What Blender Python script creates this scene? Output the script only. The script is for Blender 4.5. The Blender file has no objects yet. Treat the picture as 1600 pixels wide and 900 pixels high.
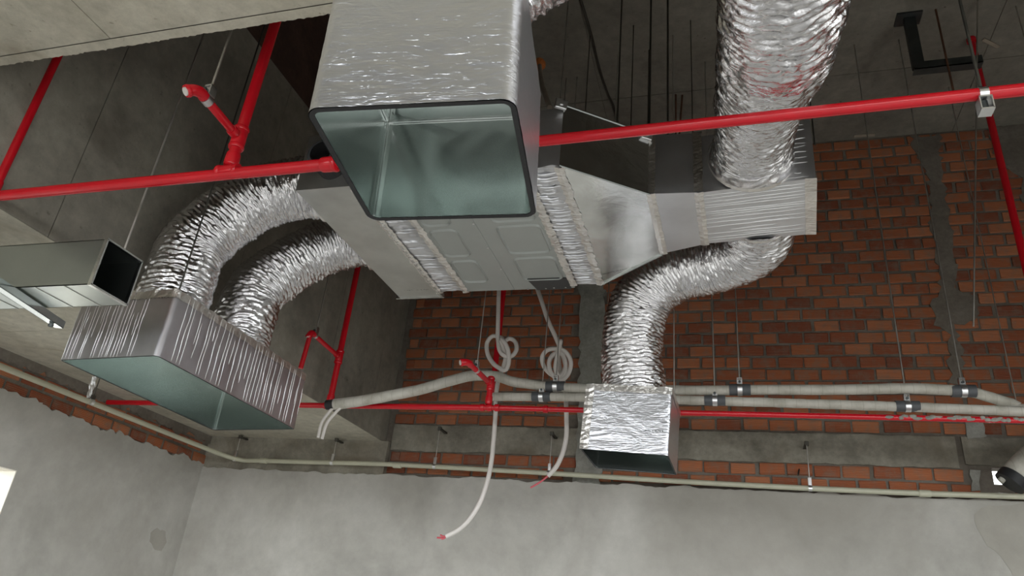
import bpy, bmesh, math, random
import numpy as np
from mathutils import Vector, Matrix, noise

random.seed(7)
S = bpy.context.scene
COL = S.collection

# ------------------------------------------------------------------ camera
YAW, PITCH, ROLL, FPX = math.radians(17.9), math.radians(25.43), math.radians(5.88), 1126.6
CAM = np.array([0.0, 0.0, 1.6])
def cam_axes():
    cy, sy, cp, sp = math.cos(YAW), math.sin(YAW), math.cos(PITCH), math.sin(PITCH)
    f = np.array([-sy*cp, cy*cp, sp]); r = np.array([cy, sy, 0.0]); u = np.cross(r, f)
    c, s = math.cos(ROLL), math.sin(ROLL)
    return c*r + s*u, -s*r + c*u, f
RX, UX, FX = cam_axes()
cd = bpy.data.cameras.new('camera'); cam = bpy.data.objects.new('camera', cd); COL.objects.link(cam)
cd.sensor_width = 36.0; cd.lens = FPX/1600*36.0; cd.clip_start = 0.02; cd.clip_end = 200
cam.matrix_world = Matrix([[RX[0], UX[0], -FX[0], CAM[0]], [RX[1], UX[1], -FX[1], CAM[1]], [RX[2], UX[2], -FX[2], CAM[2]], [0, 0, 0, 1]])
S.camera = cam

# ------------------------------------------------------------------ daylight and exposure
w = bpy.data.worlds.new('overcast_sky'); S.world = w; w.use_nodes = True
bg = w.node_tree.nodes['Background']; bg.inputs[0].default_value = (0.93, 0.97, 1.0, 1); bg.inputs[1].default_value = 6.0
def portal(name, loc, rot, sx, sy):
    l = bpy.data.lights.new(name, 'AREA'); l.shape = 'RECTANGLE'; l.size = sx; l.size_y = sy
    l.cycles.is_portal = True
    o = bpy.data.objects.new(name, l); COL.objects.link(o); o.location = loc; o.rotation_euler = rot
    return o
portal('daylight_rear_opening', (-0.25, -4.05, 1.5), (math.radians(90), 0, 0), 8.3, 3.0)
portal('daylight_right_opening', (4.45, -0.6, 1.5), (0, math.radians(90), 0), 3.0, 6.6)
portal('daylight_left_window', (-4.7, 2.3, 1.55), (0, math.radians(-90), 0), 1.4, 2.9)
S.view_settings.view_transform = 'Standard'; S.view_settings.look = 'None'
S.view_settings.gamma = 1.0; S.view_settings.use_curve_mapping = False
S.view_settings.exposure = 0.7
S.cycles.max_bounces = 10; S.cycles.diffuse_bounces = 6; S.cycles.glossy_bounces = 6
S.cycles.sample_clamp_indirect = 6.0

# ------------------------------------------------------------------ pixel helpers (a pixel is a direction; the plane gives the distance)
def ray(x, y): return RX*(x-800)/FPX - UX*(y-450)/FPX + FX
def on(x, y, ax, v):
    d = ray(x, y); i = 'xyz'.index(ax); t = (v-CAM[i])/d[i]
    return Vector((CAM + t*d).tolist())
def proj(p):
    d = np.array(p) - CAM; z = d @ FX
    return 800+FPX*(d @ RX)/z, 450-FPX*(d @ UX)/z, z

# ------------------------------------------------------------------ materials
MATS = {}
def newmat(name):
    m = bpy.data.materials.new(name); m.use_nodes = True
    nt = m.node_tree; b = nt.nodes['Principled BSDF']
    MATS[name] = m
    return m, nt, b
def nd(nt, t, **kw):
    n = nt.nodes.new(t)
    for k, v in kw.items():
        if k.startswith('i_'):
            key = k[2:]; key = int(key) if key.isdigit() else key
            n.inputs[key].default_value = v
        else: setattr(n, k, v)
    return n
def ramp(nt, fac, stops):
    r = nd(nt, 'ShaderNodeValToRGB'); el = r.color_ramp.elements
    while len(el) < len(stops): el.new(0.5)
    for e, (p, c) in zip(el, stops): e.position = p; e.color = (*c, 1)
    nt.links.new(fac, r.inputs[0]); return r.outputs[0]
def texco(nt, scale=(1, 1, 1), kind='Object', rot=(0, 0, 0)):
    tc = nd(nt, 'ShaderNodeTexCoord'); mp = nd(nt, 'ShaderNodeMapping'); mp.inputs['Scale'].default_value = scale
    mp.inputs['Rotation'].default_value = rot
    nt.links.new(tc.outputs[kind], mp.inputs[0]); return mp.outputs[0]
def wpos(nt, scale=(1, 1, 1)):
    g = nd(nt, 'ShaderNodeNewGeometry'); mp = nd(nt, 'ShaderNodeMapping'); mp.inputs['Scale'].default_value = scale
    nt.links.new(g.outputs['Position'], mp.inputs[0]); return mp.outputs[0]
def noise_t(nt, vec, scale, detail=6, rough=0.6, dist=0.0):
    n = nd(nt, 'ShaderNodeTexNoise'); n.inputs['Scale'].default_value = scale; n.inputs['Detail'].default_value = detail
    n.inputs['Roughness'].default_value = rough; n.inputs['Distortion'].default_value = dist
    nt.links.new(vec, n.inputs['Vector']); return n.outputs['Fac']
def bump(nt, b, h, strength=0.3, dist=0.01, prev=None):
    n = nd(nt, 'ShaderNodeBump'); n.inputs['Strength'].default_value = strength; n.inputs['Distance'].default_value = dist
    nt.links.new(h, n.inputs['Height'])
    if prev is not None: nt.links.new(prev, n.inputs['Normal'])
    nt.links.new(n.outputs[0], b.inputs['Normal']); return n.outputs[0]
def mix(nt, fac, a, bcol, mode='MIX'):
    m = nd(nt, 'ShaderNodeMix', data_type='RGBA', blend_type=mode)
    for sock, v in ((m.inputs['Factor'], fac), (m.inputs['A'], a), (m.inputs['B'], bcol)):
        if hasattr(v, 'links') or hasattr(v, 'is_linked'): nt.links.new(v, sock)
        elif isinstance(v, (int, float)): sock.default_value = v
        else: sock.default_value = (*v, 1)
    return m.outputs['Result']

def concrete(name, lo, mid, hi, scale=1.3, stain=(0.1, 0.085, 0.07), rough=0.9, bstr=0.35, stainpos=(0.62, 0.72), pitf=0.6, flo=0.78):
    m, nt, b = newmat(name)
    v = wpos(nt)
    n1 = noise_t(nt, v, scale, 8, 0.62, 0.4); n2 = noise_t(nt, v, scale*9, 6, 0.7); n3 = noise_t(nt, v, scale*0.55, 5, 0.55, 1.2)
    c = ramp(nt, n1, [(0.3, lo), (0.5, mid), (0.72, hi)])
    fine = ramp(nt, n2, [(0.3, (flo,)*3), (0.7, (1.1, 1.1, 1.1))])
    c = mix(nt, 1.0, c, fine, 'MULTIPLY')
    sm = ramp(nt, n3, [(stainpos[0], (0, 0, 0)), (stainpos[1], (1, 1, 1))])
    sf = nd(nt, 'ShaderNodeMath', operation='MULTIPLY', i_1=0.55); nt.links.new(sm, sf.inputs[0])
    c = mix(nt, sf.outputs[0], c, stain)
    n4 = noise_t(nt, v, scale*22, 3, 0.5)
    pit = ramp(nt, n4, [(0.68, (1, 1, 1)), (0.76, (0.45, 0.42, 0.38))])
    c = mix(nt, pitf, c, pit, 'MULTIPLY')
    nt.links.new(c, b.inputs['Base Color']); b.inputs['Roughness'].default_value = rough
    bump(nt, b, n2, bstr, 0.008)
    return m
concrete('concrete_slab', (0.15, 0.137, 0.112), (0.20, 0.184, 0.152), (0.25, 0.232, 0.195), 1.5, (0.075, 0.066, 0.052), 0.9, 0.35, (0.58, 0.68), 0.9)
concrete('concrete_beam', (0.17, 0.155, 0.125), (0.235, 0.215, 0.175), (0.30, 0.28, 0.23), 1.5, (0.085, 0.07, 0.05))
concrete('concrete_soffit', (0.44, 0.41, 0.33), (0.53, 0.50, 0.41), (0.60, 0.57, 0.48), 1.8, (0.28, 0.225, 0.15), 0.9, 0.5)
concrete('concrete_band', (0.15, 0.135, 0.105), (0.25, 0.23, 0.185), (0.35, 0.325, 0.265), 3.0, (0.13, 0.10, 0.065), 0.9, 0.5, (0.52, 0.66))
concrete('mortar', (0.12, 0.10, 0.08), (0.165, 0.142, 0.115), (0.22, 0.195, 0.165), 4.0)
concrete('mortar_patch', (0.20, 0.195, 0.17), (0.28, 0.275, 0.24), (0.36, 0.35, 0.315), 5.0)
concrete('plaster', (0.29, 0.28, 0.25), (0.385, 0.37, 0.335), (0.48, 0.465, 0.43), 1.0, (0.24, 0.22, 0.185), 0.92, 0.14, (0.45, 0.72), 0.06, 0.94)
concrete('plaster_damp', (0.29, 0.275, 0.235), (0.325, 0.31, 0.27), (0.37, 0.35, 0.31), 0.9, (0.2, 0.18, 0.15), 0.92, 0.1, (0.5, 0.76), 0.05, 0.95)
concrete('cream_paint', (0.74, 0.70, 0.60), (0.78, 0.74, 0.65), (0.82, 0.78, 0.69), 1.0, (0.6, 0.55, 0.45), 0.8, 0.05, (0.7, 0.9), 0.02, 0.98)
concrete('floor_screed', (0.30, 0.29, 0.27), (0.36, 0.35, 0.33), (0.42, 0.41, 0.39), 1.0)
concrete('ground_outside', (0.07, 0.065, 0.055), (0.09, 0.085, 0.075), (0.11, 0.105, 0.09), 0.3)

m, nt, b = newmat('brick_clay')
oi = nd(nt, 'ShaderNodeObjectInfo'); v = texco(nt)
g = wpos(nt)
gi = nd(nt, 'ShaderNodeNewGeometry'); ad = nd(nt, 'ShaderNodeMath', operation='ADD'); fr = nd(nt, 'ShaderNodeMath', operation='FRACT')
nt.links.new(oi.outputs['Random'], ad.inputs[0]); nt.links.new(gi.outputs['Random Per Island'], ad.inputs[1]); nt.links.new(ad.outputs[0], fr.inputs[0])
c = ramp(nt, fr.outputs[0], [(0.0, (0.20, 0.055, 0.025)), (0.35, (0.29, 0.085, 0.034)), (0.7, (0.36, 0.115, 0.045)), (1.0, (0.42, 0.155, 0.07))])
n1 = noise_t(nt, g, 14, 6, 0.65)
dirt = ramp(nt, n1, [(0.46, (0, 0, 0)), (0.72, (1, 1, 1))])
df = nd(nt, 'ShaderNodeMath', operation='MULTIPLY', i_1=0.7); nt.links.new(dirt, df.inputs[0])
c = mix(nt, df.outputs[0], c, (0.2, 0.15, 0.11))
nt.links.new(c, b.inputs['Base Color']); b.inputs['Roughness'].default_value = 0.85
wv = nd(nt, 'ShaderNodeTexWave', wave_type='BANDS', bands_direction='Z'); wv.inputs['Scale'].default_value = 26; wv.inputs['Distortion'].default_value = 1.0
nt.links.new(g, wv.inputs['Vector'])
p1 = bump(nt, b, wv.outputs['Fac'], 0.5, 0.004)
bump(nt, b, n1, 0.3, 0.006, p1)

concrete('brick_shaded', (0.05, 0.028, 0.02), (0.075, 0.04, 0.028), (0.10, 0.055, 0.04), 4.0)  # clay brick with the shade above the side beam put into its colour
def metal(name, col, rough, wr_scale=None, wr_stretch=(1, 1, 1), bs=0.3, bd=0.004, coat=0, var=0.12, metallic=1.0, spots=None, rot=(0, 0, 0), rv=1.0):
    m, nt, b = newmat(name)
    v = texco(nt, wr_stretch, 'Object', rot)
    n = noise_t(nt, texco(nt), 6, 5, 0.6)
    lo = tuple(x*(1-var) for x in col); hi = tuple(min(1, x*(1+var)) for x in col)
    c = ramp(nt, n, [(0.35, lo), (0.65, hi)])
    nt.links.new(c, b.inputs['Base Color']); b.inputs['Metallic'].default_value = metallic
    rr = nd(nt, 'ShaderNodeMapRange'); rr.inputs['To Min'].default_value = rough*(1-0.25*rv); rr.inputs['To Max'].default_value = rough*(1+0.3*rv)
    nt.links.new(n, rr.inputs[0]); nt.links.new(rr.outputs[0], b.inputs['Roughness'])
    if wr_scale:
        h = noise_t(nt, v, wr_scale, 4, 0.55, 0.6)
        bump(nt, b, h, bs, bd)
    return m
metal('foil_flex', (0.82, 0.81, 0.82), 0.15, 110, (1, 1, 1), 0.55, 0.004, var=0.05)
def foil_wrap():
    m, nt, b = newmat('foil_wrap')
    b.inputs['Base Color'].default_value = (0.86, 0.87, 0.91, 1); b.inputs['Metallic'].default_value = 1.0; b.inputs['Roughness'].default_value = 0.30
    h1 = noise_t(nt, texco(nt, (1.6, 1.6, 14.0)), 9, 3, 0.5, 0.5)
    h2 = noise_t(nt, texco(nt, (1.0, 1.0, 1.6)), 5, 3, 0.45, 2.2)
    h3 = noise_t(nt, texco(nt, (1.0, 1.0, 3.0)), 22, 2, 0.5, 1.2)
    rg = nd(nt, 'ShaderNodeMath', operation='SUBTRACT', i_1=0.5); nt.links.new(h3, rg.inputs[0])
    ab = nd(nt, 'ShaderNodeMath', operation='ABSOLUTE'); nt.links.new(rg.outputs[0], ab.inputs[0])
    p = bump(nt, b, h1, 0.30, 0.005); p = bump(nt, b, h2, 0.24, 0.02, p); bump(nt, b, ab.outputs[0], 0.26, 0.006, p)
foil_wrap()
metal('foil_wrap_vertical', (0.62, 0.60, 0.62), 0.36, 14, (5.0, 5.0, 0.8), 0.15, 0.003, var=0.06)
metal('foil_plain', (0.72, 0.72, 0.74), 0.4, 14, (1, 5, 1), 0.12, 0.003, var=0.05)
metal('foil_tape', (0.85, 0.82, 0.78), 0.3, 45, (1, 1, 1), 0.6, 0.006, var=0.1)
metal('foil_crease', (0.95, 0.95, 0.95), 0.45, None, var=0.02)
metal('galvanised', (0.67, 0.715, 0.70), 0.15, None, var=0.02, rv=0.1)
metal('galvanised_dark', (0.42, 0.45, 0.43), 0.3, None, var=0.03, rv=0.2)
metal('galvanised_bright', (0.70, 0.71, 0.70), 0.2, 5, (1, 1, 1), 0.22, 0.015, var=0.10)
metal('galvanised_dull', (0.62, 0.62, 0.59), 0.42, 5, (1, 1, 1), 0.06, 0.006, var=0.08)
metal('zinc', (0.72, 0.72, 0.72), 0.3, 40, (1, 1, 1), 0.1, 0.002, var=0.1)
metal('steel_dark', (0.10, 0.11, 0.11), 0.5, var=0.2)
metal('rod_steel', (0.50, 0.48, 0.44), 0.45, var=0.2)
metal('rod_dark', (0.12, 0.115, 0.10), 0.55, var=0.2)
metal('rust', (0.12, 0.055, 0.03), 0.8, 30, (1, 1, 1), 0.4, 0.004, metallic=0.2, var=0.4)
metal('unit_paint', (0.40, 0.42, 0.40), 0.38, None, var=0.03, metallic=0.35)
metal('unit_cover', (0.05, 0.05, 0.05), 0.4, None, var=0.1, metallic=0.2)
metal('red_paint', (0.50, 0.006, 0.014), 0.2, None, metallic=0.0, var=0.06)
metal('pvc_cream', (0.47, 0.46, 0.35), 0.35, None, metallic=0.0, var=0.05)
metal('hose_white', (0.66, 0.62, 0.58), 0.5, None, metallic=0.0, var=0.05)
metal('rubber_black', (0.015, 0.015, 0.016), 0.55, 40, (1, 1, 1), 0.3, 0.003, metallic=0.0, var=0.2)
metal('rubber_grey', (0.075, 0.08, 0.085), 0.5, None, metallic=0.0, var=0.1)
metal('wire_pink', (0.55, 0.10, 0.12), 0.5, None, metallic=0.0, var=0.1)
metal('ink', (0.02, 0.02, 0.02), 0.6, None, metallic=0.0)
metal('orange_cap', (0.5, 0.15, 0.03), 0.7, None, metallic=0.0)
metal('timber_scrap', (0.33, 0.28, 0.22), 0.8, None, metallic=0.0)
def tape_mat():
    m, nt, b = newmat('white_tape')
    v = texco(nt, (1, 1, 1))
    wv = nd(nt, 'ShaderNodeTexWave', wave_type='BANDS', bands_direction='X', wave_profile='SAW'); wv.inputs['Scale'].default_value = 5.2; wv.inputs['Distortion'].default_value = 1.5
    nt.links.new(texco(nt, (1, 0.5, 0.5)), wv.inputs['Vector'])
    n = noise_t(nt, v, 9, 6, 0.65)
    c = ramp(nt, n, [(0.32, (0.36, 0.34, 0.28)), (0.55, (0.50, 0.48, 0.42)), (0.75, (0.56, 0.54, 0.48))])
    edge = ramp(nt, wv.outputs['Fac'], [(0.0, (0.62, 0.6, 0.55)), (0.08, (1, 1, 1))])
    c = mix(nt, 0.7, c, edge, 'MULTIPLY')
    nt.links.new(c, b.inputs['Base Color']); b.inputs['Roughness'].default_value = 0.6
    bump(nt, b, wv.outputs['Fac'], 0.5, 0.004)
tape_mat()

# ------------------------------------------------------------------ object helpers
def tag(o, label=None, cat=None, group=None, kind=None):
    if label: o['label'] = label
    if cat: o['category'] = cat
    if group: o['group'] = group
    if kind: o['kind'] = kind
    return o
def obj(name, bm, mat, parent=None, smooth=False):
    bmesh.ops.recalc_face_normals(bm, faces=bm.faces[:])
    me = bpy.data.meshes.new(name)
    co = [v.co for v in bm.verts]
    c = Vector([(min(v[i] for v in co)+max(v[i] for v in co))/2 for i in range(3)])
    bmesh.ops.translate(bm, verts=bm.verts[:], vec=-c)
    bm.to_mesh(me); bm.free()
    me.materials.append(MATS[mat])
    if smooth:
        for p in me.polygons: p.use_smooth = True
    o = bpy.data.objects.new(name, me); COL.objects.link(o); o.location = c
    if parent is not None:
        o.parent = parent; o.matrix_parent_inverse = wm(parent).inverted()
    return o
def wm(o):
    m = Matrix.LocRotScale(o.location, o.rotation_euler, o.scale)
    return m if o.parent is None else wm(o.parent) @ o.matrix_parent_inverse @ m
def thing(name, label, cat, loc, group=None):
    o = bpy.data.objects.new(name, None); COL.objects.link(o); o.location = loc; o.empty_display_size = 0.1
    return tag(o, label, cat, group)
def smooth_angle(o, deg=40):
    me = o.data
    for p in me.polygons: p.use_smooth = True
    me.set_sharp_from_angle(angle=math.radians(deg))
    return o

def box(bm, x0, x1, y0, y1, z0, z1, M=None, bev=0):
    r = bmesh.ops.create_cube(bm, size=1.0)
    vs = r['verts']
    for v in vs:
        v.co = Vector(((x0+x1)/2+v.co.x*(x1-x0), (y0+y1)/2+v.co.y*(y1-y0), (z0+z1)/2+v.co.z*(z1-z0)))
    if bev:
        es = list({e for v in vs for e in v.link_edges})
        rr = bmesh.ops.bevel(bm, geom=es, offset=bev, segments=2, affect='EDGES', profile=0.5)
        vs = list({v for f in rr['faces'] for v in f.verts} | set(v for v in vs if v.is_valid))
    if M is not None:
        for v in vs: v.co = M @ v.co
    return bm
def bxo(name, x0, x1, y0, y1, z0, z1, mat, parent=None, M=None, bev=0):
    bm = bmesh.new(); box(bm, x0, x1, y0, y1, z0, z1, M, bev)
    return obj(name, bm, mat, parent)
def hexa(bm, bot, top):
    vs = [bm.verts.new(p) for p in bot] + [bm.verts.new(p) for p in top]; n = len(bot)
    bm.faces.new(vs[:n][::-1]); bm.faces.new(vs[n:])
    for i in range(n): bm.faces.new((vs[i], vs[(i+1) % n], vs[n+(i+1) % n], vs[n+i]))
    return vs
def catmull(pts, n=12):
    P = [Vector(p) for p in pts]; P = [P[0]*2-P[1]] + P + [P[-1]*2-P[-2]]
    out = []
    for i in range(1, len(P)-2):
        for k in range(n):
            t = k/n; a, b_, c_, d = P[i-1], P[i], P[i+1], P[i+2]
            out.append(0.5*((2*b_)+(c_-a)*t+(2*a-5*b_+4*c_-d)*t*t+(3*b_-a-3*c_+d)*t**3))
    out.append(P[-2]); return out
def resample(pts, step):
    L = [0]
    for a, b_ in zip(pts, pts[1:]): L.append(L[-1]+(b_-a).length)
    n = max(2, int(L[-1]/step)); out = []; j = 0
    for k in range(n+1):
        s = L[-1]*k/n
        while j < len(L)-2 and L[j+1] < s: j += 1
        t = (s-L[j])/max(1e-9, L[j+1]-L[j]); out.append(pts[j].lerp(pts[j+1], t))
    return out
def frames(pts):
    T = []
    for i in range(len(pts)):
        a = pts[max(0, i-1)]; b_ = pts[min(len(pts)-1, i+1)]; T.append((b_-a).normalized())
    u = Vector((0, 0, 1)); u = u - T[0]*u.dot(T[0])
    if u.length < 0.1: u = Vector((0, 1, 0)); u = u - T[0]*u.dot(T[0])
    u.normalize(); out = []
    for t in T:
        u = (u - t*u.dot(t)).normalized(); out.append((t, u, t.cross(u)))
    return out
def sweep(bm, pts, rad, seg=12, cap=True, disp=None):
    F = frames(pts); rings = []
    for i, (p, (t, u, v)) in enumerate(zip(pts, F)):
        ring = []
        r0 = rad(i/(len(pts)-1)) if callable(rad) else rad
        for k in range(seg):
            a = 2*math.pi*k/seg; r = r0 + (disp(i, k, a) if disp else 0)
            ring.append(bm.verts.new(p + (u*math.cos(a)+v*math.sin(a))*r))
        rings.append(ring)
    for A, B in zip(rings, rings[1:]):
        for k in range(seg): bm.faces.new((A[k], A[(k+1) % seg], B[(k+1) % seg], B[k]))
    if cap: bm.faces.new(rings[0][::-1]); bm.faces.new(rings[-1])
    return rings
def tube(name, pts, r, mat, parent=None, seg=14, cap=True):
    bm = bmesh.new(); sweep(bm, [Vector(p) for p in pts], r, seg, cap)
    return smooth_angle(obj(name, bm, mat, parent), 50)
def tape_fold(bm, path, width, rnd):
    pass
def jagged(name, poly, y0, y1, mat, parent, jit=0.012, step=0.05, axis='y', fixed=()):
    """irregular trowelled patch: outline in (x,z) on the wall, front face at y1, back at y0; axis 'x' reads outline as (y,z)"""
    pts = []
    n = len(poly)
    for i in range(n):
        a = Vector((*poly[i], 0)); b_ = Vector((*poly[(i+1) % n], 0)); k = max(1, int((b_-a).length/step)) if i not in fixed else 1
        for j in range(k):
            p = a.lerp(b_, j/k)
            if i not in fixed: p += Vector((random.uniform(-jit, jit), random.uniform(-jit, jit), 0))
            pts.append(p)
    bm = bmesh.new()
    def mk(p, d): return (p.x, d, p.y) if axis == 'y' else (d, p.x, p.y)
    f = [bm.verts.new(mk(p, y1)) for p in pts]; g_ = [bm.verts.new(mk(p, y0)) for p in pts]
    m_ = len(f)
    from mathutils.geometry import tessellate_polygon
    for tri in tessellate_polygon([[Vector((p.x, p.y, 0)) for p in pts]]): bm.faces.new([f[i] for i in tri])
    for i in range(m_): bm.faces.new((f[i], g_[i], g_[(i+1) % m_], f[(i+1) % m_]))
    return obj(name, bm, mat, parent)

# ------------------------------------------------------------------ the shell of the room
YB, XL, XRW, ZS = 5.56, -4.5, 4.2, 5.7
def struct(o): o['kind'] = 'structure'; return o
struct(bxo('outside_ground', -40, 40, -45, 40, -0.5, -0.3, 'ground_outside'))
struct(bxo('floor', -4.9, 4.6, -4.2, 5.9, -0.2, 0.0, 'floor_screed'))
wb = bmesh.new()
hx0, hx1, hz0, hz1 = 1.715, 1.80, 2.79, 2.90      # small hole that lets daylight through
box(wb, XL-0.2, hx0, YB+0.01, YB+0.12, 0, ZS); box(wb, hx1, XRW, YB+0.01, YB+0.12, 0, ZS)
box(wb, hx0, hx1, YB+0.01, YB+0.12, 0, hz0); box(wb, hx0, hx1, YB+0.01, YB+0.12, hz1, ZS)
wall_back = struct(obj('wall_back', wb, 'mortar'))
tag(wall_back, 'bare red brick wall at the back with plastered lower half')
wl = bmesh.new()
wy0, wy1, wz0, wz1 = 0.9, 3.74, 0.85, 2.255
box(wl, XL-0.2, XL, -4.0, wy0, 0, 3.0); box(wl, XL-0.2, XL, wy1, YB+0.01, 0, 3.0)
box(wl, XL-0.2, XL, wy0, wy1, 0, wz0); box(wl, XL-0.2, XL, wy0, wy1, wz1, 3.0)
wall_left = struct(obj('wall_left', wl, 'mortar')); tag(wall_left, 'left wall, plastered below a strip of bare brick')
rw = bmesh.new(); box(rw, XRW, XRW+0.2, -4.0, 2.7, 3.0, ZS); box(rw, XRW, XRW+0.2, 2.7, YB, 0, ZS)
struct(obj('wall_right', rw, 'plaster'))
# rear facade: a parapet and head with one long opening
rb = bmesh.new()
box(rb, XL-0.2, XRW+0.2, -4.2, -4.0, 3.0, ZS+0.2)
struct(obj('wall_rear', rb, 'plaster'))

# slab over the room, cast against shutter boards: soffit panels with open joints
ceiling = struct(bxo('ceiling', -5.0, 4.6, -4.2, 5.9, ZS+0.006, ZS+0.2, 'mortar'))
seams_x = [-4.9, -2.72, -0.9, 0.72, 1.9, 3.1, 4.5]; seams_y = [-4.1, -1.5, 1.0, 2.9, 4.73, YB+0.02]
for i in range(len(seams_x)-1):
    for j in range(len(seams_y)-1):
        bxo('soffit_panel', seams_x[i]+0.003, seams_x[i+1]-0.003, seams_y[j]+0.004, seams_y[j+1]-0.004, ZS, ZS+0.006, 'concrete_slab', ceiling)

# deep beam along the left side, brick infill above it
beam_l = struct(bxo('side_beam', -4.9, -2.79, -4.0, YB+0.01, 2.955, 4.83, 'mortar'))
ys = [-4.0, -1.6, 0.8, 2.05, 3.25, 4.45, 5.22, YB+0.01]
for a, b_ in zip(ys, ys[1:]):
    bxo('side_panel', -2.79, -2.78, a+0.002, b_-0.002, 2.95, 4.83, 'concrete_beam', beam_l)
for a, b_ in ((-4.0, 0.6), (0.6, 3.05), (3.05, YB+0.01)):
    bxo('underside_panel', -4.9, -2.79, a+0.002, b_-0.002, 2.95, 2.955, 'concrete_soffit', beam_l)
struct(bxo('wall_left_upper', -3.0, -2.80, -4.0, YB+0.01, 4.83, ZS, 'brick_shaded'))
# beam across the room overhead
ZN, YN = 3.40, 1.507
beam_n = struct(bxo('cross_beam', -2.78, XRW, 0.1, YN-0.004, ZN+0.006, ZS, 'concrete_slab'))
q1 = on(0, 88, 'z', ZN).y
for xa, xb in ((-2.78, on(167, 55, 'z', ZN).x), (on(167, 55, 'z', ZN).x, -0.35), (-0.35, 1.3), (1.3, XRW)):
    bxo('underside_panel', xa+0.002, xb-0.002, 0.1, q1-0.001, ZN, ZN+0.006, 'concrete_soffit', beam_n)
# rough strip along the far edge
bm = bmesh.new(); n = 420; A = []
for i in range(n+1):
    x = -2.78+(1.6+2.78)*i/n; A.append((x, YN+0.003*noise.noise((x*9, 1, 0))+0.005*noise.noise((x*55, 4, 0))+0.002*random.uniform(-1, 1)))
vt = [(bm.verts.new((x, q1+0.0005, ZN-0.003)), bm.verts.new((x, y, ZN-0.003+0.004*noise.noise((x*15, 2, 0)))), bm.verts.new((x, y, ZN+0.05))) for x, y in A]
for a, b_ in zip(vt, vt[1:]):
    bm.faces.new((a[0], b_[0], b_[1], a[1])); bm.faces.new((a[1], b_[1], b_[2], a[2]))
obj('edge_strip', bm, 'concrete_soffit', beam_n)
# column in the back-left corner, under the side beam
struct(bxo('corner_column', XL-0.1, -2.725, 5.50, YB+0.02, 0, 2.95, 'concrete_band'))

# plaster coats with ragged upper edges
def ragged_line(x0, x1, zf, step=0.035, amp=0.02):
    out = []; x = x0
    while x < x1:
        out.append((x, zf(x)+amp*noise.noise((x*5, 3.1, 0))+amp*0.6*noise.noise((x*21, 0.5, 0)))); x += step
    out.append((x1, zf(x1))); return out
def plaster_coat(line, y0, y1, axis, parent, holes=None):
    bm = bmesh.new()
    def mk(a, d, z): return (a, d, z) if axis == 'y' else (d, a, z)
    cols = [(bm.verts.new(mk(a, y1, 0.0)), bm.verts.new(mk(a, y1, 1.2)), bm.verts.new(mk(a, y1, z-0.05)), bm.verts.new(mk(a, y1, z)), bm.verts.new(mk(a, y0, z+0.006))) for a, z in line]
    for p, q in zip(cols, cols[1:]):
        for k in range(4): bm.faces.new((p[k], q[k], q[k+1], p[k+1]))
    return obj('plaster_coat', bm, 'plaster', parent)
plaster_coat(ragged_line(XL, XRW, lambda x: 2.668), YB+0.01, YB-0.075, 'y', wall_back)
# left wall plaster: panels round the window
ll = ragged_line(wy1, YB, lambda y: 2.70, 0.03, 0.05)
plaster_coat(ll, XL, XL+0.02, 'x', wall_left)
bm = bmesh.new()
for a, z in [(0, 0)]: pass
L2 = ragged_line(-4.0, wy1, lambda y: 2.71, 0.03, 0.05)
cols = [(bm.verts.new((XL+0.02, a, wz1)), bm.verts.new((XL+0.02, a, z)), bm.verts.new((XL, a, z+0.006))) for a, z in L2]
for p, q in zip(cols, cols[1:]):
    for k in range(2): bm.faces.new((p[k], q[k], q[k+1], p[k+1]))
box(bm, XL, XL+0.02, -4.0, wy0, 0, wz1); box(bm, XL, XL+0.02, wy0, wy1, 0, wz0)
obj('plaster_coat', bm, 'plaster', wall_left)
for nm, a, b_, c_, d in (('window_reveal', wy1-0.006, wy1, wz0, wz1), ('window_reveal', wy0, wy0+0.006, wz0, wz1), ('window_reveal', wy0, wy1, wz1-0.006, wz1)):
    bxo(nm, XL-0.2, XL+0.02, a, b_, c_, d, 'cream_paint', wall_left)
jagged('plaster_patch', [(p.x, p.z) for p in (on(x, y, 'y', YB-0.077) for x, y in ((1523, 800), (1545, 788), (1640, 785), (1720, 900), (1640, 960), (1590, 930), (1575, 880), (1545, 850), (1525, 825)))], YB-0.07, YB-0.0775, 'plaster_damp', wall_back, 0.012, 0.04)
jagged('plaster_patch', [(p.y, p.z) for p in (on(x, y, 'x', XL+0.0215) for x, y in ((236, 832), (246, 826), (258, 830), (260, 846), (252, 862), (242, 860), (235, 845)))], XL+0.015, XL+0.022, 'plaster_damp', wall_left, 0.006, 0.03, 'x')
window = bmesh.new()
for (a, b_, c_, d) in ((wy0, wy1, wz0, wz0+0.05), (wy0, wy0+0.05, wz0, wz1), ((wy0+wy1)/2-0.02, (wy0+wy1)/2+0.02, wz0, wz1)):
    box(window, XL-0.14, XL-0.10, a, b_, c_, d)
struct(obj('window_1', window, 'zinc'))

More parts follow.
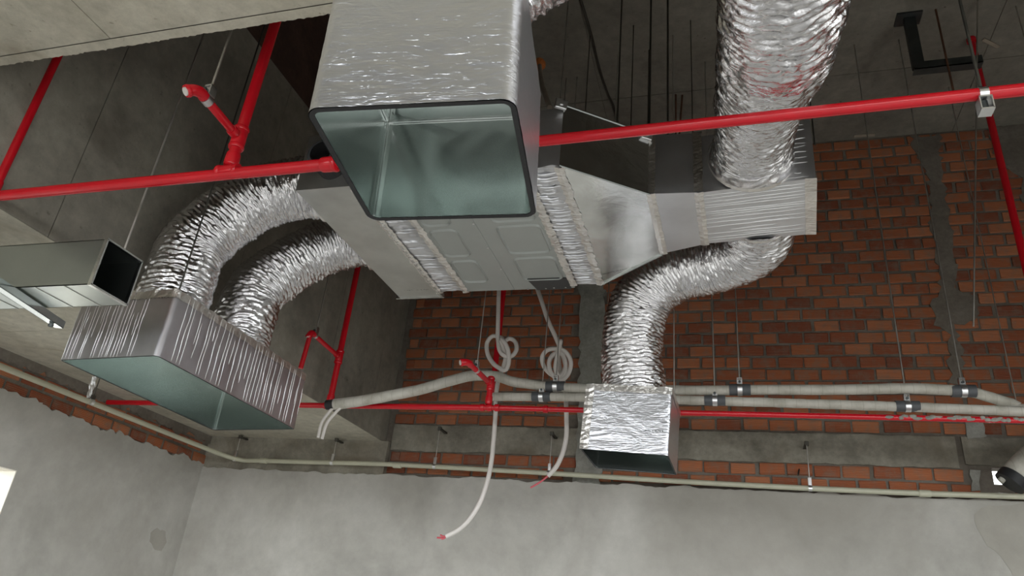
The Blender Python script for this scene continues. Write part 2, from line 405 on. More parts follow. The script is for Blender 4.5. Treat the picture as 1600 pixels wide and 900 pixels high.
# bricks: back wall
def brick_mesh(name, lx, ly, lz, k):
    bm = bmesh.new(); box(bm, -lx/2, lx/2, -ly/2, ly/2, -lz/2, lz/2)
    bmesh.ops.bevel(bm, geom=bm.edges[:], offset=0.005, segments=1, affect='EDGES')
    rnd = random.Random(k)
    for v in bm.verts: v.co += Vector((rnd.uniform(-.0035, .0035), rnd.uniform(-.002, .002), rnd.uniform(-.003, .003)))
    me = bpy.data.meshes.new(name); bm.to_mesh(me); bm.free(); me.materials.append(MATS['brick_clay']); return me
BV = [brick_mesh('brick', 0.172, 0.04, 0.080, k) for k in range(5)]
BH = [brick_mesh('brick', 0.082, 0.04, 0.080, k+9) for k in range(3)]
cand = []
rows = [2.742, 2.838] + [3.165+0.099*i for i in range(26)]
for ri, z in enumerate(rows):
    x = -2.64 + (0.095 if ri % 2 else 0.0) + random.uniform(-.015, .015)
    if ri % 2: cand.append((-2.665, z, 1))
    while x < 4.12:
        cand.append((x+random.uniform(-.006, .006), z+random.uniform(-.004, .004), 0)); x += 0.19
score = []
for x, z, h in cand:
    if hx0-0.10 < x < hx1+0.10 and hz0-0.05 < z < hz1+0.05: continue
    if -1.16 < x < -0.97 and z < 5.7: continue              # behind the mortar column
    u, v_, dpt = proj((x, YB, z))
    vis = -15 < u < 1615 and -15 < v_ < 915
    hid = (470 < u < 1100 and v_ < 440) or (1080 < u < 1270 and v_ < 370) or (960 < u < 1040 and 420 < v_ < 610) or (920 < u < 1055 and 610 < v_ < 720) or (510 < u < 830 and v_ < 330)
    score.append(((0 if not vis else (1 if hid else 2))*100 - dpt, x, z, h))
score.sort(key=lambda s: -s[0])
rest = bmesh.new()
for i, (s, x, z, h) in enumerate(score):
    me = (BH if h else BV)[i % (3 if h else 5)]
    M_ = Matrix.Translation((x, YB+0.018+random.uniform(-.004, .004), z)) @ Matrix.Rotation(random.uniform(-.012, .012), 4, 'Y')
    if i < 296:
        o = bpy.data.objects.new('brick', me); COL.objects.link(o); o.matrix_world = M_; o.parent = wall_back
        o.matrix_parent_inverse = wm(wall_back).inverted()
    else:
        n0 = len(rest.verts); rest.from_mesh(me); rest.verts.ensure_lookup_table()
        for v in rest.verts[n0:]: v.co = M_ @ v.co
fb = obj('farther_brickwork', rest, 'brick_clay', wall_back); fb['kind'] = 'stuff'
# bricks: strip along the top of the left wall
for ri, z in enumerate((2.735, 2.835, 2.915)):
    y = 2.2 + 0.095*(ri % 2)
    while y < 5.45:
        me = BV[random.randrange(5)]
        o = bpy.data.objects.new('brick', me); COL.objects.link(o)
        o.location = (XL-0.012+random.uniform(-.004, .006), y, z); o.rotation_euler = (random.uniform(-.02, .02), 0, math.pi/2)
        if ri == 2: o.scale = (1, 1, 0.62)
        o.parent = wall_left; o.matrix_parent_inverse = wm(wall_left).inverted(); y += 0.19
jagged('mortar_fringe', ragged_line(2.2, YB-0.05, lambda y: 2.885, 0.03, 0.06)+[(YB-0.05, 2.95), (2.2, 2.95)], XL, XL+0.022, 'mortar', wall_left, 0.003, 9, 'x')
# concrete lintel band, mortar column and patches on the back wall
def lint(x0, x1, z0, z1):
    line_t = ragged_line(x0, x1, lambda x: z1, 0.04, 0.008); line_b = ragged_line(x0, x1, lambda x: z0, 0.04, 0.010)
    return jagged('concrete_lintel', line_b+line_t[::-1], YB+0.012, YB-0.012, 'concrete_band', wall_back, 0.002, 9)
lint(-2.72, 1.52, 2.886, 3.105); lint(1.56, 3.6, 2.91, 3.10)
def px_poly(pts): return [(on(x, y, 'y', YB).x, on(x, y, 'y', YB).z) for x, y in pts]
jagged('mortar_column', [(-1.14, 2.66), (-0.93, 2.66), (-0.94, 3.4), (-0.96, 4.4), (-0.95, 5.65), (-1.17, 5.65), (-1.18, 4.4), (-1.13, 3.4)], YB+0.01, YB-0.022, 'mortar_patch', wall_back, 0.02, 0.05)
jagged('mortar_patch', px_poly([(1425, 213), (1468, 210), (1472, 280), (1485, 335), (1490, 400), (1496, 450), (1530, 468), (1524, 500), (1494, 508), (1506, 560), (1502, 602), (1486, 602), (1481, 525), (1462, 505), (1457, 470), (1470, 450), (1464, 400), (1452, 340), (1450, 280), (1430, 240)]), YB+0.01, YB-0.009, 'mortar', wall_back, 0.024, 0.04)
jagged('mortar_patch', px_poly([(1545, 200), (1600, 190), (1640, 190), (1640, 330), (1602, 320), (1590, 270), (1560, 255)]), YB+0.01, YB-0.009, 'mortar', wall_back, 0.03, 0.05)
jagged('mortar_patch', px_poly([(1508, 655), (1535, 655), (1540, 684), (1510, 686)]), YB+0.01, YB-0.016, 'mortar_patch', wall_back, 0.008, 0.03)
jagged('mortar_patch', px_poly([(1516, 736), (1530, 736), (1530, 768), (1518, 768)]), YB+0.01, YB-0.016, 'mortar_patch', wall_back, 0.008, 0.03)

# ------------------------------------------------------------------ foil-wrapped plenum boxes (open underneath)
def rrect(w_, d, r, n=5):
    out = []
    for cx, cy, a0 in ((w_/2-r, d/2-r, 0), (-w_/2+r, d/2-r, 90), (-w_/2+r, -d/2+r, 180), (w_/2-r, -d/2+r, 270)):
        for k in range(n+1):
            a = math.radians(a0+90*k/n); out.append((cx+r*math.cos(a), cy+r*math.sin(a)))
    return out
def densify(poly, step):
    out = []
    for i, p in enumerate(poly):
        q = poly[(i+1) % len(poly)]; L = math.hypot(q[0]-p[0], q[1]-p[1]); k = max(1, int(L/step))
        for j in range(k): out.append((p[0]+(q[0]-p[0])*j/k, p[1]+(q[1]-p[1])*j/k))
    return out
def ribbon(bm, pts, nrm, wd, ht):
    """a little raised fold of foil along a polyline"""
    prev = None; n = len(pts)
    for i, p in enumerate(pts):
        t = (pts[min(n-1, i+1)]-pts[max(0, i-1)]).normalized(); s = nrm.cross(t).normalized()
        k = math.sin(math.pi*min(1, max(0.02, i/(n-1))))**0.5
        cur = (bm.verts.new(p+s*wd*k), bm.verts.new(p+nrm*ht*k), bm.verts.new(p-s*wd*k))
        if prev:
            bm.faces.new((prev[0], cur[0], cur[1], prev[1])); bm.faces.new((prev[1], cur[1], cur[2], prev[2]))
        prev = cur
def crease_set(bm, M, faces, rnd):
    """faces: list of (origin, along, across, normal, count, wd) in local space"""
    for o_, al, ac, nr, cnt, wd in faces:
        for c_ in range(cnt):
            f = (c_+rnd.uniform(0.1, 0.9))/cnt; a, b_ = (0.0, 1.0) if rnd.random() < 0.8 else sorted((rnd.uniform(0, 0.6), rnd.uniform(0.55, 1)))
            if b_-a < 0.2: b_ = min(1, a+0.3)
            pts = []; ph = rnd.uniform(0, 9)
            for k in range(13):
                s = a+(b_-a)*k/12
                off = 0.005*noise.noise((s*3, ph, f*7)) + 0.0012*noise.noise((s*13, ph, 3))
                pts.append(M @ (o_+al*s+ac*f+ac.normalized()*off+nr*0.0006))
            ribbon(bm, pts, (M.to_3x3() @ nr).normalized(), wd*rnd.uniform(0.6, 1.4), 0.0022)
def plenum(name, label, cx, cy, z0, w_, d, h, rot, mat, rim=0.012, rad=0.02, wrk=(0.0015, 14, (1, 1, 3)), hole=None, creases=None, seed=1, group=None, tape_top=True):
    M = Matrix.Translation((cx, cy, z0)) @ Matrix.Rotation(math.radians(rot[0]), 4, 'Z') @ Matrix.Rotation(math.radians(rot[1]), 4, 'X') @ Matrix.Rotation(math.radians(rot[2]), 4, 'Y')
    t = thing(name, label, 'duct', M @ Vector((0, 0, 0)), group)
    rnd = random.Random(seed)
    # outer foil jacket
    prof = densify(rrect(w_, d, rad), 0.016); nz = int(h/0.014)
    bm = bmesh.new(); rings = []
    amp, fr, st = wrk
    for iz in range(nz+1):
        z = h*iz/nz; ring = []
        for (x, y) in prof:
            nx, ny = x/(w_/2), y/(d/2); l = math.hypot(nx, ny); 
            dsp = amp*noise.noise((x*fr*st[0]+seed*7, y*fr*st[1], z*fr*st[2])) + amp*0.5*noise.noise((x*fr*3*st[0], y*fr*3*st[1]+seed, z*fr*3*st[2]))
            ax_ = (1 if abs(nx) > abs(ny) else 0)
            ring.append(bm.verts.new(M @ Vector((x+(math.copysign(dsp, x) if ax_ else 0), y+(0 if ax_ else math.copysign(dsp, y)), z))))
        rings.append(ring)
    for A_, B_ in zip(rings, rings[1:]):
        for k in range(len(A_)): bm.faces.new((A_[k], A_[(k+1) % len(A_)], B_[(k+1) % len(A_)], B_[k]))
    # top with a round opening for the flexible duct
    top = rings[-1]
    if hole:
        from_h = []
        cc = Vector((hole[0], hole[1], h)); nh = 32
        hv = [bm.verts.new(M @ (cc+Vector((math.cos(2*math.pi*k/nh), math.sin(2*math.pi*k/nh), 0))*hole[2])) for k in range(nh)]
        he = [bm.edges.new((hv[k], hv[(k+1) % nh])) for k in range(nh)]
        te = [bm.edges.get((top[k], top[(k+1) % len(top)])) for k in range(len(top))]
        bmesh.ops.bridge_loops(bm, edges=he+te)
    else: bm.faces.new(top)
    o = obj('foil_jacket', bm, mat, t, True); smooth_angle(o, 50)
    # liner
    g_ = rim; bm = bmesh.new()
    pi = rrect(w_-2*g_, d-2*g_, max(0.004, rad-g_), 3); zt = h-0.014
    lo = [bm.verts.new(M @ Vector((x, y, 0.001))) for x, y in pi]; hi = [bm.verts.new(M @ Vector((x, y, zt))) for x, y in pi]
    for k in range(len(pi)): bm.faces.new((lo[k], hi[k], hi[(k+1) % len(pi)], lo[(k+1) % len(pi)]))
    if hole:
        nh = 32; cc = Vector((hole[0], hole[1], zt)); rr = hole[2]*0.93
        hv = [bm.verts.new(M @ (cc+Vector((math.cos(2*math.pi*k/nh), math.sin(2*math.pi*k/nh), 0))*rr)) for k in range(nh)]
        he = [bm.edges.new((hv[k], hv[(k+1) % nh])) for k in range(nh)]
        te = [bm.edges.get((hi[k], hi[(k+1) % len(hi)])) for k in range(len(hi))]
        bmesh.ops.bridge_loops(bm, edges=he+te)
    else: bm.faces.new(hi)
    ln = obj('liner', bm, 'galvanised', t); ln['label'] = 'bare galvanised inside'
    # standing seam inside, folded corner seam
    bm = bmesh.new(); wi, di = w_/2-g_, d/2-g_
    box(bm, -wi+.004, wi-.004, di-0.006, di-0.001, zt-0.045, zt-0.038, M); box(bm, -wi+.001, -wi+.006, -di+.01, di-.01, zt-0.045, zt-0.038, M)
    box(bm, -wi+0.001, -wi+0.006, di-0.007, di-0.001, 0.004, zt, M)
    obj('liner_seam', bm, 'galvanised_bright', ln)
    # cut insulation edge between liner and jacket
    bm = bmesh.new(); a = [bm.verts.new(M @ Vector((x, y, -0.001+0.002*noise.noise((x*30, y*30, seed))))) for x, y in rrect(w_-0.002, d-0.002, rad, 5)]
    pi2 = rrect(w_-2*g_, d-2*g_, max(0.004, rad-g_), 5); c_ = [bm.verts.new(M @ Vector((x, y, -0.0005))) for x, y in pi2]
    for k in range(len(a)): bm.faces.new((a[k], a[(k+1) % len(a)], c_[(k+1) % len(a)], c_[k]))
    e = obj('insulation_edge', bm, 'rubber_black', t); e['label'] = 'black foam edge round the opening'
    if creases:
        bm = bmesh.new(); crease_set(bm, M, creases, rnd); cr = obj('foil_creasing', bm, 'foil_crease', t); cr['kind'] = 'stuff'
    if tape_top:
        bm = bmesh.new()
        pr = densify(rrect(w_+0.006, d+0.006, rad), 0.02)
        ra, rb_ = [], []
        for (x, y) in pr:
            ra.append(bm.verts.new(M @ Vector((x*(1+.004*noise.noise((x*40, y*40, 1))), y*(1+.004*noise.noise((x*40, y*40, 2))), h-0.035+0.006*noise.noise((x*25, y*25, 3))))))
            rb_.append(bm.verts.new(M @ Vector((x*(1+.012*noise.noise((x*40, y*40, 5))), y*(1+.012*noise.noise((x*40, y*40, 6))), h+0.004+0.006*noise.noise((x*35, y*35, 9))))))
        for k in range(len(pr)): bm.faces.new((ra[k], ra[(k+1) % len(pr)], rb_[(k+1) % len(pr)], rb_[k]))
        obj('tape_band', bm, 'foil_tape', t)
    return t, M
NB_H = 0.345
near_box, M_near = plenum('air_outlet_box', 'large foil-wrapped duct box nearest the viewer with its dark opening facing down', -0.585, 1.172, 2.48, 0.411, 0.415, NB_H, (8, 0, -2.5), 'foil_wrap', 0.012, 0.028, (0.0022, 9, (1, 1, 4)), (0.03, -0.035, 0.148), None, 3, 'duct outlet boxes', False)
left_cr = [(Vector((-0.26, -0.531, 0.0)), Vector((0, 0, 0.3)), Vector((0.40, 0, 0)), Vector((0, -1, 0)), 22, 0.0016),
           (Vector((0.281, -0.48, 0.0)), Vector((0, 0, 0.3)), Vector((0, 0.98, 0)), Vector((1, 0, 0)), 34, 0.0016)]
left_box, M_left = plenum('air_outlet_box', 'long foil-wrapped duct box at left with many vertical white creases', -2.50, 2.838, 2.48, 0.53, 1.06, 0.305, (-1.6, -1.2, -1.2), 'foil_wrap_vertical', 0.008, 0.022, (0.0012, 7, (1, 1, 1)), None, left_cr, 5, 'duct outlet boxes')
right_box, M_right = plenum('air_outlet_box', 'small square foil-wrapped duct box hanging before the brick wall', -0.499, 3.90, 2.48, 0.455, 0.42, 0.355, (-2.0, -1.0, 3.2), 'foil_wrap', 0.008, 0.018, (0.0016, 13, (1.0, 1.0, 3.8)), None, None, 8, 'duct outlet boxes')
# marker scribbles
def scribble(parent, P0, U_, N_, n, hgt, seed):
    rnd = random.Random(seed); bm = bmesh.new(); V_ = N_.cross(U_).normalized(); x = 0.0; L = U_.length; u = U_.normalized()
    while x < L:
        wd = rnd.uniform(0.25, 1.0)*hgt
        if rnd.random() < 0.8:
            for _ in range(2):
                a = P0+u*(x+rnd.uniform(0, wd))+V_*rnd.uniform(-hgt/2, hgt/2); b_ = P0+u*(x+rnd.uniform(0, wd))+V_*rnd.uniform(-hgt/2, hgt/2)
                s = (b_-a); 
                if s.length < 0.003: continue
                s = N_.cross(s).normalized()*0.0013
                q = [bm.verts.new(p+N_*0.0016) for p in (a-s, a+s, b_+s, b_-s)]; bm.faces.new(q)
        x += wd+0.3*hgt
    o = obj('marker_writing', bm, 'ink', parent); o['kind'] = 'stuff'; o['label'] = 'smudged black marker scribble'
def loc_vec(M, v): return (M.to_3x3() @ v).normalized()
P0 = M_right @ Vector((0.10, -0.2125, 0.12)); scribble(right_box, P0, loc_vec(M_right, Vector((1, 0, 0)))*0.10, loc_vec(M_right, Vector((0, -1, 0))), 8, 0.008, 4)
P0 = M_left @ Vector((0.0, -0.5325, 0.27)); scribble(left_box, P0, loc_vec(M_left, Vector((1, 0, 0)))*0.24, loc_vec(M_left, Vector((0, -1, 0))), 8, 0.006, 14)
# vertical tape on the small box's left edge
bm = bmesh.new()
for k in range(30):
    pass
pr = []
for k in range(25):
    z = 0.355*k/24
    pr.append([bm.verts.new(M_right @ Vector((-0.2295+o_[0]+0.003*noise.noise((z*60, o_[0]*90, 1)), -0.2135+o_[1]+0.004*noise.noise((z*60, o_[0]*90, 4)), z))) for o_ in ((0.0, 0.05), (-0.001, 0.0), (0.02, -0.003), (0.045, 0.0))])
for a, b_ in zip(pr, pr[1:]):
    for k in range(3): bm.faces.new((a[k], a[k+1], b_[k+1], b_[k]))
obj('edge_tape', bm, 'foil_tape', right_box)

# ------------------------------------------------------------------ fan coil unit and the duct pieces bolted to it
ZU = 3.45
def prism(name, bot, h, mat, parent, z=ZU, ztop=None):
    bm = bmesh.new(); hexa(bm, [(x, y, z) for x, y in bot], [(x, y, z+h) for x, y in (ztop or bot)])
    return obj(name, bm, mat, parent)
# return plenum (left)
t = thing('return_plenum', 'pale sheet-metal plenum at the left end of the fan coil unit', 'duct', (-1.83, 3.17, ZU))
rp = prism('casing', [(-1.985, 2.55), (-1.675, 2.55), (-1.668, 3.785), (-1.962, 3.81)], 0.33, 'galvanised_dull', t)
bm = bmesh.new(); box(bm, -1.99, -1.665, 3.785, 3.80, ZU-0.004, ZU+0.02); box(bm, -1.684, -1.668, 2.55, 3.79, ZU-0.006, ZU+0.0)
obj('flange', bm, 'galvanised_bright', t)
scribble(t, Vector((-1.90, 3.68, ZU)), Vector((0.17, 0.0, 0)), Vector((0, 0, -1)), 8, 0.014, 6)
# connectors wrapped in foil
def sleeve(name, label, xa, xb, ya, yb, bul=0.012, seed=0):
    t = thing(name, label, 'duct', ((xa+xb)/2, (ya+yb)/2, ZU), 'foil sleeves on the fan coil unit')
    bm = bmesh.new(); n = 10; prev = None; prof0 = densify([(ya, 0), (yb, 0), (yb, 0.32), (ya, 0.32)], 0.012)
    for i in range(n+1):
        f = i/n; x = xa+(xb-xa)*f; b_ = -bul*math.sin(math.pi*f)
        ring = []
        for (y, z) in prof0:
            w1 = 0.006*math.sin(y*190+2.5*noise.noise((y*5, x*20, seed)))*math.sin(math.pi*f) + 0.004*noise.noise((y*30, x*30, z*30+seed))
            sy = 1 if y > (ya+yb)/2 else -1; edge_y = abs(y-ya) < 1e-6 or abs(y-yb) < 1e-6
            ring.append(bm.verts.new((x, y+(-sy*b_ if False else 0), ZU+0.004+z+((-b_+w1) if z < 1e-6 else 0))))
        if prev:
            for k in range(len(ring)): bm.faces.new((prev[k], prev[(k+1) % len(ring)], ring[(k+1) % len(ring)], ring[k]))
        prev = ring
    smooth_angle(obj('foil_sleeve', bm, 'foil_plain', t), 60)
    bm = bmesh.new(); rnd = random.Random(seed+31)
    for c_ in range(44 if seed == 4 else 20):
        y0 = ya+0.03+(yb-ya-0.06)*(c_+rnd.uniform(0.1, 0.9))/(44 if seed == 4 else 20); a, e = sorted((rnd.uniform(0.05, 0.35), rnd.uniform(0.6, 0.95))); pts = []
        for k in range(9):
            f = a+(e-a)*k/8; pts.append(Vector((xa+(xb-xa)*f, y0+0.02*math.sin(f*3.1)+0.006*noise.noise((f*6, y0*9, seed)), ZU+0.003+bul*math.sin(math.pi*f))))
        ribbon(bm, pts, Vector((0, 0, -1)), 0.004, 0.005)
    fc = obj('foil_creasing', bm, 'foil_wrap', t); fc['kind'] = 'stuff'
    for x in (xa, xb):
        bm = bmesh.new(); prev = None; n = 160
        for i in range(n+1):
            y = ya+(yb-ya)*i/n
            cur = [bm.verts.new((x-0.022+0.010*noise.noise((y*35, x, 1)), y, ZU-0.002+0.005*noise.noise((y*70, 2, x)))), bm.verts.new((x, y, ZU-0.007+0.007*noise.noise((y*75, 3, x)))), bm.verts.new((x+0.022+0.010*noise.noise((y*35, x, 7)), y, ZU-0.002+0.005*noise.noise((y*70, 5, x))))]
            if prev:
                for k in range(2): bm.faces.new((prev[k], cur[k], cur[k+1], prev[k+1]))
            prev = cur
        obj('tape_strip', bm, 'foil_tape', t)
sleeve('flexible_sleeve', 'foil sleeve joining the pale plenum to the fan coil unit', -1.675, -1.50, 2.57, 3.74, 0.010, 1)
sleeve('flexible_sleeve', 'rippled foil sleeve between fan coil unit and tapered duct', -0.82, -0.66, 2.53, 3.70, 0.006, 4)
# fan coil unit
fcu = thing('fan_coil_unit', 'grey painted fan coil unit with embossed bottom panels, hung under the slab', 'air conditioner', (-1.16, 3.14, ZU))
bxo('casing', -1.50, -0.82, 2.555, 3.735, ZU+0.004, ZU+0.335, 'unit_paint', fcu)
pan = [(-1.495, -1.195), (-1.19, -0.825)]
for xa, xb in pan:
    p = bxo('bottom_panel', xa, xb, 2.56, 3.73, ZU, ZU+0.004, 'unit_paint', fcu, None, 0.0015)
    bm = bmesh.new()
    wx = 0.075 if xb < -1.1 else 0.115
    cx = -1.385 if xb < -1.1 else -0.975
    for cy, ly in ((2.80, 0.15), (3.14, 0.14), (3.47, 0.13)):
        outl = densify(rrect(2*wx, 2*ly, 0.035, 4), 0.03); prev = None; first = None
        for (x, y) in outl+[outl[0]]:
            l = math.hypot(x, y); nx, ny = x/l, y/l
            cur = [bm.verts.new((cx+x+nx*o_, cy+y+ny*o_, ZU-z_)) for o_, z_ in ((0.009, 0.0), (0.0, 0.009), (-0.009, 0.0))]
            if prev:
                for k in range(2): bm.faces.new((prev[k], cur[k], cur[k+1], prev[k+1]))
            prev = cur
    smooth_angle(obj('embossed_rib', bm, 'unit_paint', p), 80)
bm = bmesh.new(); box(bm, -1.20, -1.185, 2.57, 3.72, ZU-0.003, ZU+0.001); obj('panel_seam', bm, 'unit_paint', fcu)
for (x, y) in ((-1.192, 2.95), (-1.192, 3.2), (-1.192, 3.45), (-1.1, 3.715), (-0.94, 3.71), (-0.87, 3.71), (-0.99, 3.715)):
    bm = bmesh.new(); bmesh.ops.create_cone(bm, cap_ends=True, segments=10, radius1=0.006, radius2=0.004, depth=0.004, matrix=Matrix.Translation((x, y, ZU-0.004)))
    obj('screw', bm, 'zinc', fcu)
cp = [on(x, y, 'z', ZU-0.003) for x, y in ((823, 436), (885, 434), (893, 451), (840, 453))]
bm = bmesh.new(); hexa(bm, [(p.x, p.y, ZU-0.005) for p in cp], [(p.x, p.y, ZU+0.003) for p in cp]); cvo = obj('cover_plate', bm, 'unit_cover', fcu); cvo['label'] = 'dark grey cover plate'
# tapered duct
t = thing('tapered_duct', 'bright galvanised tapered duct with black shaded side beside the fan coil unit', 'duct', (-0.47, 3.1, ZU))
TB = [(-0.655, 2.515), (-0.295, 2.79), (-0.285, 3.365), (-0.655, 3.69)]
prism('casing', TB, 0.33, 'galvanised_bright', t)
bm = bmesh.new()
for (a, b_) in ((0, 1), (3, 2)):
    for z in (ZU-0.004, ZU+0.328):
        pa, pb = Vector((*TB[a], z)), Vector((*TB[b_], z)); tube('lip_seam', [pa, pb], 0.006, 'galvanised', t, 6)
scribble(t, Vector((-0.63, 3.57, ZU)), Vector((0.24, -0.10, 0)), Vector((0, 0, -1)), 8, 0.010, 9)
def corner_clip(parent, x, y, z):
    bm = bmesh.new(); Mx = Matrix.Translation((x, y, z)) @ Matrix.Rotation(0.6, 4, 'Z') @ Matrix.Rotation(0.3, 4, 'X')
    box(bm, -0.028, 0.028, -0.012, 0.012, -0.022, 0.022, Mx, 0.004); box(bm, -0.006, 0.006, -0.02, 0.0, -0.006, 0.006, Mx)
    return obj('corner_clip', bm, 'zinc', parent)
corner_clip(t, -0.665, 2.50, ZU+0.32); corner_clip(t, -0.31, 2.765, ZU+0.31)
# straight foil-wrapped section
t = thing('straight_duct_section', 'short dull foil-wrapped duct between tapered duct and branch box', 'duct', (-0.19, 3.07, ZU))
prism('casing', [(-0.295, 2.795), (-0.085, 2.81), (-0.07, 3.285), (-0.28, 3.36)], 0.33, 'foil_plain', t)
for xa, ya, yb in ((-0.29, 2.79, 3.365), (-0.08, 2.805, 3.29)):
    bm = bmesh.new(); prev = None
    for i in range(61):
        y = ya+(yb-ya)*i/60; x = xa+0.012*i/60
        cur = [bm.verts.new((x+o_+0.005*noise.noise((y*30, o_*50, 3)), y, ZU-0.002-(0.004 if o_ == 0 else 0)+0.003*noise.noise((y*50, o_*80, 1)))) for o_ in (-0.02, 0, 0.02)]
        if prev:
            for k in range(2): bm.faces.new((prev[k], cur[k], cur[k+1], prev[k+1]))
        prev = cur
    z0 = None
    for i in range(31):
        z = ZU+0.33*i/30
        cur = [bm.verts.new((xa+o_+0.005*noise.noise((z*30, o_*50, 8)), ya-0.004+0.003*noise.noise((z*50, o_*80, 2)), z)) for o_ in (-0.02, 0, 0.02)]
        if z0:
            for k in range(2): bm.faces.new((z0[k], cur[k], cur[k+1], z0[k+1]))
        z0 = cur
    obj('tape_strip', bm, 'foil_tape', t)
# branch box at the right end
sp = thing('supply_plenum', 'foil-wrapped branch box with long pale creases, two flexible ducts leaving it', 'duct', (0.17, 3.02, ZU))
PB = [(-0.085, 2.815), (0.405, 2.76), (0.445, 3.235), (-0.07, 3.28)]
prism('casing', PB, 0.31, 'foil_plain', sp)
bm = bmesh.new(); rnd = random.Random(21)
crease_set(bm, Matrix.Identity(4), [(Vector((-0.065, 2.835, ZU)), Vector((0.455, -0.05, 0)), Vector((0.01, 0.43, 0)), Vector((0, 0, -1)), 17, 0.0015), (Vector((0.27, 2.774, ZU)), Vector((0.11, -0.012, 0)), Vector((0, 0, 0.30)), Vector((-0.1, -1, 0)), 10, 0.0015)], rnd)
cr = obj('foil_creasing', bm, 'foil_crease', sp); cr['kind'] = 'stuff'
bm = bmesh.new(); prev = None
for i in range(51):
    f = i/50; p = Vector((0.405, 2.757, ZU)).lerp(Vector((0.446, 3.237, ZU)), f)
    cur = [bm.verts.new((p.x-0.045+0.003*noise.noise((f*20, 1, 1)), p.y, ZU-0.002)), bm.verts.new((p.x+0.003, p.y, ZU-0.004+0.003*noise.noise((f*30, 5, 1)))), bm.verts.new((p.x+0.004, p.y, ZU+0.04))]
    if prev:
        for k in range(2): bm.faces.new((prev[k], cur[k], cur[k+1], prev[k+1]))
    prev = cur
obj('edge_tape', bm, 'foil_tape', sp)

# ------------------------------------------------------------------ flexible foil ducts
def flex(label, pts, r0, seed, flare0=0.0, flare1=0.0):
    t = thing('flexible_duct', label, 'duct', pts[-1], 'crinkled foil flexible ducts')
    path = resample(catmull(pts, 16), 0.0042); n = len(path); seg = 110
    rnd = random.Random(seed); ridge = [rnd.uniform(-1, 1) for _ in range(n+4)]
    def disp(i, k, a):
        s = i*0.0042; ca, sa = math.cos(a), math.sin(a)
        zig = 0.012*noise.noise((ca*2.2, sa*2.2, s*5+seed))
        w1 = math.sin((s+zig*1.6+0.0035*a/6.283)*2*math.pi/0.024)
        n1 = noise.noise((ca*1.9+seed, sa*1.9, s*45+2.5*noise.noise((ca*3, sa*3, s*3)))); n2 = noise.noise((ca*4.2, sa*4.2+seed, s*95)); n3 = noise.noise((ca*1.5, sa*1.5, s*7+seed*3))
        n4 = noise.noise((ca*8+seed, sa*8, s*150))
        return 0.0025*w1 + 0.0075*n1 + 0.0065*n2 + 0.0042*n4 + 0.008*n3
    def rad(f):
        s = f*(n-1)*0.0042; e = (n-1)*0.0042-s
        return r0 + flare0*math.exp(-s/0.03) + flare1*math.exp(-e/0.03)
    bm = bmesh.new(); sweep(bm, path, rad, seg, False, disp)
    o = obj('foil_skin', bm, 'foil_flex', t, True)
    bm = bmesh.new(); sweep(bm, path[::6], r0-0.026, 32, False); ic = obj('dark_lining', bm, 'rubber_black', t, True); ic['label'] = 'black lining added to darken the duct inside'  # black tube added so the duct mouth reads as deep shade
    for idx in (0, -1):
        i0 = 0 if idx == 0 else n-4
        bm = bmesh.new(); sweep(bm, path[i0:i0+4], r0+0.012+(flare0 if idx == 0 else flare1), 48, False, lambda i, k, a: 0.004*noise.noise((math.cos(a)*8, math.sin(a)*8, i+seed)))
        obj('collar_tape', bm, 'foil_tape', t)
    return t
tl = M_left @ Vector((-0.02, -0.26, 0.305)); tl2 = M_left @ Vector((0.03, 0.20, 0.305))
flex('foil flexible duct curving from pale plenum to near end of long box', [(-1.98, 2.80, 3.625), (-2.09, 2.77, 3.62), (-2.27, 2.72, 3.56), (-2.42, 2.67, 3.42), (tl.x, tl.y+0.02, 3.2), (tl.x, tl.y, 3.0), (tl.x, tl.y, tl.z+0.004)], 0.163, 3)
flex('foil flexible duct curving from pale plenum to far end of long box', [(-1.968, 3.36, 3.62), (-2.07, 3.33, 3.615), (-2.24, 3.27, 3.54), (-2.38, 3.18, 3.38), (tl2.x-0.01, tl2.y+0.04, 3.18), (tl2.x, tl2.y, 2.98), (tl2.x, tl2.y, tl2.z+0.004)], 0.158, 5)
tr = M_right @ Vector((0.0, 0.0, 0.355))
flex('foil flexible duct looping down from branch box to small square box', [(0.20, 3.25, 3.61), (0.21, 3.40, 3.605), (0.17, 3.58, 3.59), (-0.01, 3.73, 3.585), (-0.26, 3.80, 3.56), (-0.44, 3.86, 3.42), (tr.x-0.02, 3.89, 3.16), (tr.x, tr.y, tr.z+0.004)], 0.172, 7)
tn = M_near @ Vector((0.03, -0.035, NB_H))
flex('wide foil flexible duct running overhead from branch box to nearest box', [(0.155, 2.785, 3.605), (0.158, 2.68, 3.605), (0.163, 2.38, 3.53), (0.172, 2.02, 3.37), (0.178, 1.72, 3.215), (0.178, 1.42, 3.15), (0.15, 1.14, 3.14), (0.02, 0.96, 3.15), (-0.18, 0.99, 3.13), (-0.38, 1.10, 3.07), (tn.x+0.04, tn.y-0.01, 3.0), (tn.x, tn.y, 2.91), (tn.x, tn.y, tn.z+0.004)], 0.16, 9, 0.02)

